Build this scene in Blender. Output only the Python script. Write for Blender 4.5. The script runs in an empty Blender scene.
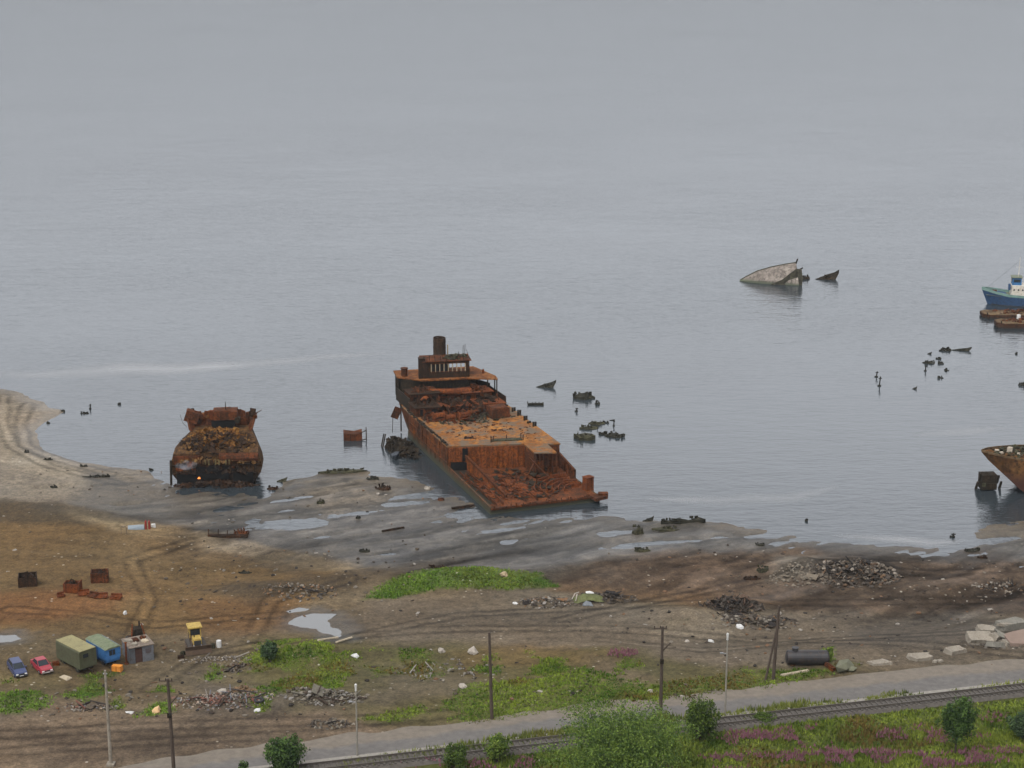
import bpy, math, random
import numpy as np
from mathutils import Vector, Matrix
R = math.radians
rnd = random.Random(7)
rng = np.random.default_rng(11)
scene = bpy.context.scene
col = scene.collection

# ------------------------------------------------------------------ camera model
F, CAMH = 1900.0, 105.0
TH = math.atan((384 + 150) / F)
CT, ST = math.cos(TH), math.sin(TH)
def P(px, py, z=0.0):
    """point of the horizontal plane z seen at a picture position"""
    u = (px - 512) / F; v = (384 - py) / F
    d = (u, CT + v * ST, -ST + v * CT)
    t = (z - CAMH) / d[2]
    return (d[0] * t, d[1] * t, z)
def scale_at(y, z=0):           # pixels per metre at a ground point
    return F / (y * CT + (CAMH - z) * ST)

def L(r, g, b, k=1.0):
    f = lambda c: ((c / 255 + .055) / 1.055) ** 2.4 if c > 10 else c / 255 / 12.92
    return (f(r) * k, f(g) * k, f(b) * k)

# ------------------------------------------------------------------ noise
_tab = np.random.default_rng(3).random((256, 256))
def vnoise(x, y):
    xi = np.floor(x).astype(int); yi = np.floor(y).astype(int)
    fx = x - xi; fy = y - yi
    fx = fx * fx * (3 - 2 * fx); fy = fy * fy * (3 - 2 * fy)
    a = _tab[xi & 255, yi & 255]; b = _tab[(xi + 1) & 255, yi & 255]
    c = _tab[xi & 255, (yi + 1) & 255]; d = _tab[(xi + 1) & 255, (yi + 1) & 255]
    return (a * (1 - fx) + b * fx) * (1 - fy) + (c * (1 - fx) + d * fx) * fy
def fbm(x, y, s, o=4, seed=0):
    t = 0; amp = 1; tot = 0
    for i in range(o):
        t = t + amp * (vnoise(x / s + seed * 17.3 + i * 5.1, y / s + seed * 9.7 + i * 3.3) - .5) * 2
        tot += amp; amp *= .5; s *= .5
    return t / tot
def sstep(a, b, x):
    t = np.clip((x - a) / (b - a), 0, 1)
    return t * t * (3 - 2 * t)

def sdf(poly, X, Y):
    """signed distance, positive inside"""
    p = np.array(poly)[:, :2]
    d = np.full(X.shape, 1e18); ins = np.zeros(X.shape, bool)
    n = len(p)
    for i in range(n):
        ax, ay = p[i]; bx, by = p[(i + 1) % n]
        ex, ey = bx - ax, by - ay
        l2 = ex * ex + ey * ey + 1e-12
        t = np.clip(((X - ax) * ex + (Y - ay) * ey) / l2, 0, 1)
        d = np.minimum(d, (X - ax - t * ex) ** 2 + (Y - ay - t * ey) ** 2)
        if abs(ey) > 1e-12:
            c = ((ay > Y) != (by > Y)) & (X < ex * (Y - ay) / ey + ax)
            ins ^= c
    d = np.sqrt(d)
    return np.where(ins, d, -d)

# ------------------------------------------------------------------ terrain height
SHORE = [(0, 388), (18, 392), (30, 398), (44, 402), (50, 408), (64, 411), (54, 418), (44, 424), (37, 431), (36, 439), (42, 447),
         (60, 454), (85, 462), (112, 467), (140, 472), (152, 478), (165, 484), (180, 489), (225, 492), (262, 496), (284, 494), (300, 484),
         (318, 476), (338, 471), (362, 471), (372, 479), (388, 478), (402, 480), (420, 487), (440, 493), (458, 501), (474, 508),
         (488, 516), (520, 519), (560, 520), (600, 517), (632, 522), (652, 521), (700, 523), (742, 529), (790, 535), (808, 541),
         (850, 545), (900, 548), (948, 551), (976, 548), (986, 541), (978, 534), (992, 528), (1024, 524)]
land = [P(a, b)[:2] for a, b in SHORE]
land = [(-6500, 430), (-900, 430), (-420, 395), (-200, 385), (-130, 380)] + land + [(150, 300), (320, 320), (900, 300), (6500, 300), (6500, -400), (-6500, -400)]
RA = np.array(P(450, 756, 3.0)[:2]); RB = np.array(P(1024, 691, 3.0)[:2])
RD = (RB - RA) / np.linalg.norm(RB - RA); RN = np.array([RD[1], -RD[0]])   # RN points to the near side

def axis(lo, hi, step, outer, g):
    a = list(np.arange(lo, hi + 1e-6, step))
    s = step; x = hi; up = []
    while x < outer[1]:
        s *= g; x += s; up.append(x)
    s = step; x = lo; dn = []
    while x > outer[0]:
        s *= g; x -= s; dn.append(x)
    return np.array(dn[::-1] + a + up)
GX = axis(-125, 125, .5, (-6300, 6300), 1.22)
GY = axis(176, 384, .5, (-250, 480), 1.22)
XX, YY = np.meshgrid(GX, GY, indexing='ij')
D = sdf(land, XX, YY)
D = D + fbm(XX, YY, 9, 4, 1) * 1.1 * np.clip(1.6 - np.abs(D) / 30, 0.2, 1)
N = (XX - RA[0]) * RN[0] + (YY - RA[1]) * RN[1]
T = (XX - RA[0]) * RD[0] + (YY - RA[1]) * RD[1]
HH = np.interp(D, [-200, -60, -15, -3, 0, 12, 30, 60, 90, 130, 400], [-6, -4, -1.3, -.15, 0, .12, .36, 1.5, 2.6, 3.0, 3.0])
corr = 1 - sstep(-22, -15, N) * (1 - sstep(3, 8, N))
HH += sstep(-50, -62, XX) * .045 * np.clip(D, 0, 25)
flat = (.25 + .75 * sstep(-75, -55, XX)) * sstep(-4, 2, D) * (1 - sstep(24, 42, D))
sx, sy = XX * .93 + YY * .36, -XX * .36 + YY * .93
_t, _n = XX * .80 + YY * .60, -XX * .60 + YY * .80; _w = 5 * fbm(XX, YY, 24, 3, 81)
HH += flat * .10 * fbm((_t + _w) / 7, _n + _w, 3.6, 4, 82) * (XX > -60)
HH += flat * (.08 * fbm(sx / 5, sy, 3.0, 4, 2) + .17 * fbm(sx / 2.5, sy, 10, 3, 5) + .09 * fbm(sx / 8, sy, 1.3, 2, 8))
inl = sstep(26, 46, D)
HH += inl * corr * (.34 * fbm(XX, YY * 1.5, 16, 5, 3) + .16 * fbm(XX, YY * 1.6, 3.5, 3, 6))
n2 = np.clip(N - 3, 0, None)
cm = sstep(-30, -15, N) * (1 - sstep(4, 9, N)); HH = HH * (1 - cm) + 3.0 * cm
HH += .10 * n2 + .0020 * n2 ** 2 * (1 - sstep(200, 320, n2)) + sstep(200, 320, n2) * 60
HH += sstep(5, 12, N) * .35 * fbm(XX, YY, 7, 3, 12)

rid = 1 - np.abs(fbm((_t + _w) / 3.2, _n + _w, 2.6, 3, 87)) * 2.6; lump = 1 - np.abs(fbm(XX, YY, 3.4, 3, 88)) * 2.6
HH += flat * (XX > -70) * (.10 * np.clip(rid, 0, 1) + .10 * np.clip(lump, 0, 1) - .06)
def hgt(x, y):
    i = int(np.clip(np.searchsorted(GX, x) - 1, 0, len(GX) - 2)); j = int(np.clip(np.searchsorted(GY, y) - 1, 0, len(GY) - 2))
    a = (x - GX[i]) / (GX[i + 1] - GX[i]); b = (y - GY[j]) / (GY[j + 1] - GY[j])
    return float((HH[i, j] * (1 - a) + HH[i + 1, j] * a) * (1 - b) + (HH[i, j + 1] * (1 - a) + HH[i + 1, j + 1] * a) * b)
def at(px, py):
    z = 1.0
    for _ in range(14):
        p = P(px, py, z); z = .5 * z + .5 * hgt(p[0], p[1])
    p = P(px, py, z)
    return Vector((p[0], p[1], hgt(p[0], p[1])))
def wat(px, py):
    return Vector(P(px, py, 0))

# mounds (picture position, half sizes in metres, height)
for px, py, rx, ry, hh in [(462, 580, 13, 4.5, 1.3), (800, 572, 5, 4, 1.5), (858, 570, 7, 4.5, 1.6), (690, 618, 5.5, 4, 1.2), (735, 605, 5, 4, .9),
                           (615, 655, 8, 4, 1.0), (300, 655, 8, 5, .8), (560, 690, 10, 4, .6), (300, 697, 6, 3, .8), (240, 697, 6, 3, .6),
                           (843, 666, 2.6, 1.8, .7), (270, 590, 6, 4, .7), (560, 598, 8, 3, .5), (690, 540, 12, 3, .4), (676, 526, 5, 1.6, .45), (645, 528, 3, 1.2, .3), (150, 700, 4, 2, .6),
                           (420, 655, 6, 3, .5), (935, 590, 9, 4, .7), (355, 575, 9, 3, .5), (335, 482, 9, 2.2, .5), (310, 490, 6, 2.2, .4), (365, 490, 6, 2, .35), (680, 523, 4.5, 1.2, .3)]:
    c = at(px, py)
    q = ((XX - c.x) / rx) ** 2 + ((YY - c.y) / ry) ** 2
    HH += hh * np.exp(-q * 1.2) * (1 + .35 * fbm(XX, YY, 2.5, 3, 21))

for px, py, rx, ry, dp in [(428, 494, 6, 1.6, .5), (404, 503, 4, 1.1, .4), (300, 524, 4.5, 2.2, .6), (352, 512, 6, 1.3, .5), (322, 536, 3.5, 1.2, .4), (470, 514, 4.5, 1.3, .4), (655, 541, 7, 1.2, .5), (700, 538, 5, .9, .4),
                           (612, 533, 4, .9, .4), (500, 530, 4, .7, .35), (380, 553, 2.5, .7, .5), (1000, 540, 4, 1.0, .4), (125, 503, 3, .9, .5), (50, 486, 3.5, .8, .6)]:
    c = at(px, py)
    u_, v_ = (XX - c.x) * .96 + (YY - c.y) * .28, -(XX - c.x) * .28 + (YY - c.y) * .96
    HH -= (dp + .3 * max(0, c.z - .3)) * np.exp(-((u_ / rx) ** 2 + (v_ / ry) ** 2)) * (1 + .8 * fbm(XX, YY, 2.0, 3, 25))
def wpoly(pts):
    return [tuple(at(a, b)[:2]) for a, b in pts]
# puddles lie level in hollows of the yard
PUD = {'pond': [(290, 617), (312, 611), (334, 614), (326, 621), (346, 630), (338, 637), (322, 632), (316, 627), (287, 624)],
       'left': [(-14, 635), (12, 635), (22, 638), (12, 641), (-14, 641)]}
pud_geo = {}
for k, pts in PUD.items():
    wp = wpoly(pts); s = sdf(wp, XX, YY) + 1.5 * fbm(XX, YY, 3.4, 4, 31); PSD = s if k == 'pond' else np.maximum(PSD, s)
    m = sstep(-1.6, .3, s)
    z0 = min(hgt(a, b) for a, b in wp) - .03
    HH = HH * (1 - m) + m * (z0 - .16 * sstep(-.7, .9, s) + .07)
    pud_geo[k] = (wp, z0)

# ------------------------------------------------------------------ ground colours (albedo baked per vertex)
COL = np.empty(XX.shape + (3,)); COL[:] = L(124, 112, 94)
WET = np.zeros(XX.shape); GRS = np.zeros(XX.shape)
def zone(pts, rgb, soft=3, namp=2.5, nscale=8, w=1.0, wet=None, seed=1, grass=None):
    global COL, WET, GRS
    s = sdf(wpoly(pts), XX, YY) + namp * fbm(XX, YY, nscale, 4, seed)
    m = sstep(-soft, soft, s) * w
    if rgb is not None:
        COL = COL * (1 - m[..., None]) + m[..., None] * np.array(L(*rgb))
    if wet is not None: WET = WET * (1 - m) + m * wet
    if grass is not None: GRS = np.maximum(GRS, m * grass)
    return m
Zs = [
    ([(-60, 380), (62, 405), (40, 430), (42, 447), (100, 465), (165, 482), (200, 500), (130, 520), (-60, 508)], (152, 143, 132), 3, 2, 8, 1, .1),
    ([(-30, 400), (16, 405), (8, 425), (22, 447), (70, 466), (115, 478), (90, 486), (20, 470), (-30, 455)], (172, 162, 148), 2, 1.5, 6, .8, 0),
    ([(90, 472), (200, 488), (300, 480), (380, 472), (500, 515), (640, 520), (820, 540), (1050, 540), (1050, 562), (800, 556), (640, 562), (560, 572), (440, 572), (330, 560), (240, 545), (150, 528), (60, 505)], (108, 102, 94), 3, 3, 9, 1, .7),
    ([(300, 480), (366, 472), (420, 480), (395, 500), (330, 515), (300, 505)], (140, 127, 108), 2, 2, 6, .7, .4),
    ([(-60, 500), (60, 508), (130, 522), (240, 545), (330, 562), (380, 574), (330, 592), (240, 625), (100, 640), (-60, 640)], (124, 104, 76), 3, 4, 10, 1, 0),
    ([(-60, 496), (60, 503), (110, 514), (90, 524), (-60, 522)], (88, 76, 58), 2, 1.5, 6, .9, .2),
    ([(60, 505), (130, 519), (200, 531), (262, 544), (340, 563), (384, 574), (372, 580), (320, 570), (250, 556), (180, 545), (120, 532), (70, 515)], (164, 148, 122), 1.2, 1.5, 4, .75, 0),
    ([(20, 506), (110, 521), (210, 532), (250, 540), (240, 534), (140, 516), (60, 502)], (86, 76, 62), 1.2, 1.5, 4, .7, .3),
    ([(110, 525), (180, 528), (210, 545), (165, 570), (140, 602), (100, 600), (120, 560)], (146, 124, 94), 3, 3, 8, .65, 0),
    ([(-60, 592), (60, 590), (140, 592), (120, 612), (40, 622), (-60, 620)], (134, 92, 62), 3, 3, 7, .55, 0),
    ([(190, 600), (300, 590), (300, 625), (200, 640)], (122, 92, 66), 3, 3, 6, .5, 0),
    ([(200, 590), (320, 574), (420, 562), (470, 560), (430, 572), (330, 592), (250, 604)], (88, 77, 62), 2, 2, 5, .8, .2),
    ([(260, 548), (330, 556), (350, 566), (290, 573), (250, 566)], (92, 82, 66), 2, 2, 5, .6, .3),
    ([(560, 565), (640, 556), (740, 548), (900, 552), (1060, 556), (1060, 612), (860, 616), (740, 606), (620, 600), (560, 590)], (118, 96, 74), 3, 4, 9, 1, 0),
    ([(600, 565), (720, 556), (800, 560), (760, 580), (640, 585)], (126, 98, 68), 3, 3, 7, .5, 0),
    ([(760, 590), (1060, 585), (1060, 606), (880, 612), (760, 606)], (96, 78, 58), 2, 3, 7, .7, 0),
    ([(860, 550), (1060, 552), (1060, 562), (860, 558)], (92, 86, 80), 2, 2, 6, .7, .6),
    ([(330, 640), (380, 602), (470, 590), (580, 594), (700, 612), (820, 612), (1060, 622), (1060, 660), (860, 664), (700, 670), (600, 652), (460, 646)], (122, 113, 102), 3, 4, 9, 1, 0),
    ([(380, 612), (480, 606), (620, 612), (600, 626), (440, 628)], (104, 96, 86), 3, 4, 7, .55, .2),
    ([(440, 595), (560, 592), (600, 604), (460, 606)], (134, 123, 108), 2, 2, 6, .5, 0),
    ([(660, 618), (720, 610), (760, 628), (700, 640), (650, 634)], (138, 128, 114), 2, 2, 5, .6, 0),
    ([(840, 622), (960, 615), (1060, 618), (1060, 640), (930, 644), (850, 645)], (96, 91, 86), 3, 4, 8, .75, .2),
    ([(780, 556), (830, 556), (820, 582), (770, 580)], (140, 130, 114), 2, 1.5, 5, .8, 0),
    ([(-60, 640), (100, 636), (240, 650), (250, 690), (120, 700), (-60, 690)], (120, 107, 86), 3, 3, 8, 1, 0),
    ([(120, 655), (240, 640), (250, 672), (190, 690), (130, 690)], (122, 112, 96), 2, 2, 6, .7, 0),
    ([(-60, 668), (60, 676), (60, 690), (-60, 688)], (128, 118, 86), 2, 2, 5, .5, 0),
    ([(-60, 700), (180, 706), (360, 712), (420, 728), (300, 760), (150, 800), (-60, 800)], (132, 118, 104), 3, 2, 8, 1, 0),
    ([(-60, 722), (90, 720), (200, 735), (150, 748), (-60, 745)], (100, 88, 78), 2, 4, 6, .6, 0),
    ([(60, 745), (260, 738), (300, 748), (180, 760), (60, 765)], (104, 92, 82), 2, 4, 5, .5, 0),
    ([(230, 690), (240, 660), (262, 640), (310, 636), (380, 642), (480, 648), (640, 648), (720, 672), (860, 664), (880, 672), (700, 706), (480, 726), (380, 730), (350, 705), (290, 705)], (108, 103, 76), 3, 3, 6, 1, 0),
    ([(440, 650), (520, 645), (620, 650), (600, 668), (480, 672)], (122, 102, 72), 2, 4, 5, .5, 0),
    ([(380, 670), (450, 668), (480, 690), (420, 704), (360, 700)], (120, 112, 98), 2, 3, 5, .8, 0),
    ([(590, 655), (640, 660), (650, 690), (590, 690)], (124, 110, 94), 2, 3, 5, .7, 0),
    ([(300, 800), (450, 752), (720, 718), (1060, 685), (1060, 840), (300, 840)], (88, 94, 52), 2, 1, 6, 1, 0),
    ([(690, 740), (800, 726), (1060, 712), (1060, 740), (800, 752)], (112, 92, 64), 2, 4, 5, .55, 0),
    ([(200, 686), (290, 684), (340, 690), (345, 706), (280, 712), (200, 712)], (112, 104, 96), 2, 2, 4, .8, 0),
    ([(820, 545), (900, 560), (900, 580), (830, 586), (800, 570)], (84, 78, 72), 2, 2, 4, .7, 0),
]
for i, z in enumerate(Zs):
    zone(z[0], z[1], z[2], z[3], z[4], z[5], z[6], seed=40 + i)
# wide mottling that belongs to the soil itself (patches of darker and paler earth)
mott = fbm(XX, YY * 1.7, 14, 5, 70) * .26 + fbm(XX, YY * 2.4, 4.0, 4, 71) * .22
COL *= np.clip(1 + mott * (1 - .35 * flat), .45, 1.7)[..., None]
warm = fbm(XX, YY, 11, 3, 72)
COL[..., 0] *= 1 + .06 * warm; COL[..., 2] *= 1 - .07 * warm
# tide line of weed on the beach
# tide line: the last metres above the water are soaked
soak = sstep(-3, 0, D) * (1 - sstep(.5, 6, D))
COL *= (1 - .28 * soak * (XX > -60))[..., None]
WET = np.clip(np.maximum(WET, soak * .9), 0, 1)
# bulldozer ruts and drag marks in the soft flats
rut = (vnoise(sx / 26 + 3, sy / 1.5) > .70) & (flat > .3) & (WET > .4)
COL[rut] *= .66
lanes = np.exp(-((np.sin((sx * .10 + sy * .55) + 2.5 * fbm(XX, YY, 22, 2, 80))) / .16) ** 2) * (1 - sstep(20, 34, D)) * sstep(0, 4, D)
COL *= (1 - .30 * lanes * (WET > .4))[..., None]
COL *= np.array((.49, .462, .41)); gm = COL.mean(-1, keepdims=True); COL = np.clip(gm + (COL - gm) * 1.0, .01, 1)
pm_ = sstep(-3.5, -.2, PSD + 1.5 * fbm(XX, YY, 2.5, 3, 33)); COL *= (1 - .4 * pm_)[..., None]; WET = np.maximum(WET, pm_ * .8)
tx_, ty_ = XX * .80 + YY * .60, -XX * .60 + YY * .80
wv = 5 * fbm(XX, YY, 24, 3, 81)
stk = fbm((tx_ + wv) / 7, ty_ + wv, 3.6, 4, 82); stk2 = fbm((tx_ + wv) / 9, ty_ + wv, 1.5, 2, 83)
fl_ = sstep(0, 4, D) * (1 - sstep(24, 36, D)) * sstep(-58, -40, XX); COL *= (1 - .16 * fl_)[..., None]; gm = COL.mean(-1, keepdims=True); COL = COL + (gm - COL) * (.35 * fl_)[..., None]
fz = sstep(1, 5, D) * (1 - sstep(26, 38, D)) * sstep(-62, -50, XX)
COL *= np.clip(1 + fz * (.55 * stk + .40 * stk2 - .10), .35, 1.7)[..., None]
COL *= np.clip(1 + fz * (.34 * np.clip(.35 - rid, -1, 1) * -1 + .22 * (np.clip(lump, -1, 1) - .2)), .45, 1.5)[..., None]
clod = fbm(XX, YY, 2.2, 3, 86); COL *= np.clip(1 + fz * .5 * clod, .5, 1.6)[..., None]
WET = np.clip(WET + fz * .7 * stk, 0, 1)
stkd = fbm(XX / 5, YY, 3.0, 4, 84); dry_ = 1 - sstep(20, 34, D); COL *= np.clip(1 + (1 - dry_) * .22 * stkd, .5, 1.5)[..., None]
# vehicle tracks across the yard (paired ruts), as lines in world space
def tracks(pts, off=1.0, w=.38, k=.8):
    global COL
    wp = wpoly(pts)
    dmin = np.full(XX.shape, 1e9)
    for (ax, ay), (bx, by) in zip(wp[:-1], wp[1:]):
        ex, ey = bx - ax, by - ay
        t = np.clip(((XX - ax) * ex + (YY - ay) * ey) / (ex * ex + ey * ey), 0, 1)
        dmin = np.minimum(dmin, np.hypot(XX - ax - t * ex, YY - ay - t * ey))
    dm = dmin + .35 * fbm(XX, YY, 5, 2, 90)
    m = np.exp(-((dm - off) / w) ** 2) * (.6 + .6 * vnoise(XX / 3, YY / 3))
    COL *= (1 - (1 - k) * np.clip(m, 0, 1))[..., None]
for t in [[(0, 735), (120, 728), (260, 722), (360, 720), (480, 712)], [(0, 752), (150, 742), (300, 735), (420, 728)], [(150, 690), (200, 655), (300, 640), (420, 630), (600, 628), (760, 640), (1020, 655)],
          [(340, 640), (460, 615), (620, 605), (760, 600), (1020, 600)], [(600, 640), (700, 650), (820, 640), (1020, 630)], [(130, 640), (150, 600), (130, 560), (190, 540)], [(250, 640), (270, 600), (350, 580)],
          [(10, 610), (160, 625), (280, 615)], [(560, 620), (660, 600), (760, 580), (1000, 570)], [(4, 396), (2, 420), (12, 446), (50, 466), (120, 484)], [(28, 404), (20, 425), (26, 446), (60, 460), (110, 474)]]:
    tracks(t, 1.1, .42, .5); tracks(t, .0, .5, 1.15)

GRASS = [
    ([(362, 600), (385, 580), (420, 570), (470, 567), (545, 572), (556, 586), (500, 589), (440, 590), (395, 598)], 1.0, 0),
    ([(232, 692), (240, 666), (262, 643), (300, 636), (345, 650), (360, 670), (330, 690), (290, 700), (262, 714), (245, 700)], 1.0, 1),
    ([(345, 652), (400, 640), (440, 652), (470, 664), (440, 682), (370, 678)], .6, 1),
    ([(470, 680), (490, 652), (560, 648), (620, 650), (650, 665), (640, 690), (700, 690), (700, 702), (600, 708), (480, 724), (380, 727), (358, 718), (420, 704)], .85, 1),
    ([(490, 724), (690, 698), (830, 676), (862, 664), (760, 668), (680, 680), (560, 700)], .8, 1),
    ([(292, 772), (400, 754), (540, 736), (720, 715), (860, 699), (1060, 679), (1060, 686), (860, 706), (720, 723), (540, 744), (330, 772)], 1.3, 2),
    ([(330, 830), (450, 762), (550, 750), (720, 729), (870, 712), (1080, 696), (1080, 850), (330, 850)], 1.0, 3),
    ([(-20, 714), (-20, 695), (40, 689), (56, 700), (20, 716)], .8, 0), ([(68, 694), (92, 680), (112, 690), (85, 702)], 1.0, 0),
    ([(136, 716), (150, 701), (172, 698), (176, 712)], 1.0, 0), ([(153, 692), (158, 683), (170, 682), (174, 692)], .9, 0), ([(104, 710), (118, 697), (126, 709)], .8, 0),
    ([(204, 678), (212, 664), (226, 668), (222, 680)], .45, 0), ([(84, 676), (120, 668), (122, 674), (90, 682)], .5, 0), ([(-20, 672), (8, 675), (30, 684), (-20, 688)], .35, 1),
    ([(660, 622), (690, 616), (700, 624), (670, 630)], .25, 1), ([(735, 668), (770, 662), (770, 676), (738, 680)], .5, 1), ([(820, 648), (835, 645), (838, 668), (822, 668)], .7, 0),
]
gdens = []
for i, (pts, dn, tone) in enumerate(GRASS):
    s = sdf(wpoly(pts), XX, YY) + 1.6 * fbm(XX, YY, 5, 4, 100 + i)
    m = sstep(-.6, 1.2, s) * dn
    if tone == 1: m = m * sstep(-.25, .2, fbm(XX, YY, 5, 4, 130 + i))
    gdens.append(m)
    c = {0: L(84, 104, 44), 1: L(92, 100, 48), 2: L(90, 98, 56), 3: L(88, 98, 48)}[tone]
    COL = COL * (1 - .85 * m[..., None]) + .85 * m[..., None] * np.array(c) * .66
# ------------------------------------------------------------------ materials
def new_mat(name):
    m = bpy.data.materials.new(name); m.use_nodes = True
    nt = m.node_tree; b = nt.nodes['Principled BSDF']
    return m, nt, b
def node(nt, t, **kw):
    n = nt.nodes.new(t)
    for k, v in kw.items():
        if k in n.inputs: n.inputs[k].default_value = v
        else: setattr(n, k, v)
    return n
def ramp(nt, fac, stops):
    r = nt.nodes.new('ShaderNodeValToRGB')
    e = r.color_ramp.elements
    while len(e) < len(stops): e.new(.5)
    for i, (p, c) in enumerate(stops):
        e[i].position = p; e[i].color = (*c, 1)
    nt.links.new(fac, r.inputs['Fac']); return r.outputs['Color']
def noise(nt, vec, scale, detail=4, rough=.6):
    n = node(nt, 'ShaderNodeTexNoise', Scale=scale, Detail=detail, Roughness=rough)
    nt.links.new(vec, n.inputs['Vector']); return n.outputs['Fac']
def mixc(nt, fac, a, b, mode='MIX'):
    m = nt.nodes.new('ShaderNodeMix'); m.data_type = 'RGBA'; m.blend_type = mode
    for s, v in ((m.inputs['Factor'], fac), (m.inputs['A'], a), (m.inputs['B'], b)):
        if hasattr(v, 'is_linked') or hasattr(v, 'links'): nt.links.new(v, s)
        elif isinstance(v, tuple): s.default_value = (*v, 1)
        else: s.default_value = v
    return m.outputs['Result']
def math_(nt, op, a, b=None):
    m = nt.nodes.new('ShaderNodeMath'); m.operation = op
    for s, v in zip(m.inputs, (a, b)):
        if v is None: continue
        if hasattr(v, 'links'): nt.links.new(v, s)
        else: s.default_value = v
    return m.outputs[0]
def bump(nt, b, h, dist, st=1.0):
    n = node(nt, 'ShaderNodeBump', Strength=st, Distance=dist)
    nt.links.new(h, n.inputs['Height']); nt.links.new(n.outputs['Normal'], b.inputs['Normal'])
MATS = {}
def rusty(name, cols, scale=.5, rough=.85, streak=True, low=None, paint=None):
    """cols dark -> light corrosion colours; low = (rgb, z0, z1) slime near the water; paint = rgb left between the rust"""
    if name in MATS: return MATS[name]
    m, nt, b = new_mat(name)
    def tone(c):
        g_ = .35 * c[0] + .45 * c[1] + .2 * c[2]
        return tuple(max(.004, (g_ + (x - g_) * 1.0) * .50 * w_) for x, w_ in zip(c, (.99, 1.03, .78)))
    cols = [tone(c) for c in cols]
    tc = nt.nodes.new('ShaderNodeTexCoord').outputs['Object']
    n1 = noise(nt, tc, scale, 6, .65)
    c = ramp(nt, n1, [(.32, cols[0]), (.5, cols[1]), (.68, cols[2])])
    n2 = noise(nt, tc, scale * 5, 4, .7)
    c = mixc(nt, ramp(nt, n2, [(.45, (0, 0, 0)), (.62, (1, 1, 1))]), c, cols[0])
    if streak:
        mp = node(nt, 'ShaderNodeMapping'); mp.inputs['Scale'].default_value = (2.2, 2.2, .16)
        nt.links.new(tc, mp.inputs['Vector'])
        n3 = noise(nt, mp.outputs[0], scale * 2.2, 4, .7)
        c = mixc(nt, ramp(nt, n3, [(.5, (0, 0, 0)), (.66, (.75, .75, .75))]), c, tuple(x * .45 for x in cols[0]))
    if paint:
        n4 = noise(nt, tc, scale * 1.6, 5, .7)
        c = mixc(nt, ramp(nt, n4, [(.42, (1, 1, 1)), (.56, (0, 0, 0))]), c, tuple(x * .6 for x in paint))
    if low:
        sp = nt.nodes.new('ShaderNodeSeparateXYZ'); nt.links.new(tc, sp.inputs[0])
        zz = math_(nt, 'ADD', sp.outputs['Z'], math_(nt, 'MULTIPLY', math_(nt, 'SUBTRACT', n1, .5), 1.2))
        mr = node(nt, 'ShaderNodeMapRange'); nt.links.new(zz, mr.inputs['Value'])
        mr.inputs['From Min'].default_value = low[1]; mr.inputs['From Max'].default_value = low[2]
        mr.inputs['To Min'].default_value = 1; mr.inputs['To Max'].default_value = 0
        c = mixc(nt, mr.outputs[0], c, low[0])
    nt.links.new(c, b.inputs['Base Color']); b.inputs['Roughness'].default_value = rough; b.inputs['Specular IOR Level'].default_value = .12
    bump(nt, b, n2, .06, .8)
    MATS[name] = m; return m
def plain(name, rgb, rough=.7, var=.25, scale=2.0, metal=0, spec=.3, dirt=None):
    if name in MATS: return MATS[name]
    m, nt, b = new_mat(name)
    tc = nt.nodes.new('ShaderNodeTexCoord').outputs['Object']
    n1 = noise(nt, tc, scale, 5, .65)
    c = ramp(nt, n1, [(.3, tuple(x * (1 - var) for x in rgb)), (.7, tuple(min(1, x * (1 + var)) for x in rgb))])
    if dirt:
        n2 = noise(nt, tc, scale * 2.3, 5, .7)
        c = mixc(nt, ramp(nt, n2, [(.5, (0, 0, 0)), (.68, (.8, .8, .8))]), c, dirt)
    nt.links.new(c, b.inputs['Base Color'])
    b.inputs['Roughness'].default_value = rough; b.inputs['Metallic'].default_value = metal; b.inputs['Specular IOR Level'].default_value = spec
    bump(nt, b, noise(nt, tc, scale * 6, 3, .6), .02, .5)
    MATS[name] = m; return m
def attr_mat(name, attr, rough=.9, spec=.25, trans=0, vscale=3.0, vamp=.25):
    m, nt, b = new_mat(name)
    a = node(nt, 'ShaderNodeAttribute', attribute_name=attr)
    tc = nt.nodes.new('ShaderNodeTexCoord').outputs['Object']
    n1 = noise(nt, tc, vscale, 4, .6)
    c = mixc(nt, 1.0, a.outputs['Color'], ramp(nt, n1, [(.25, (1 - vamp,) * 3), (.75, (1 + vamp,) * 3)]), 'MULTIPLY')
    nt.links.new(c, b.inputs['Base Color'])
    b.inputs['Roughness'].default_value = rough; b.inputs['Specular IOR Level'].default_value = spec
    if trans:
        out = nt.nodes['Material Output']; t = nt.nodes.new('ShaderNodeBsdfTranslucent'); nt.links.new(c, t.inputs['Color'])
        mx = node(nt, 'ShaderNodeMixShader', Fac=trans)
        nt.links.new(b.outputs[0], mx.inputs[1]); nt.links.new(t.outputs[0], mx.inputs[2]); nt.links.new(mx.outputs[0], out.inputs['Surface'])
    MATS[name] = m; return m

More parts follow.
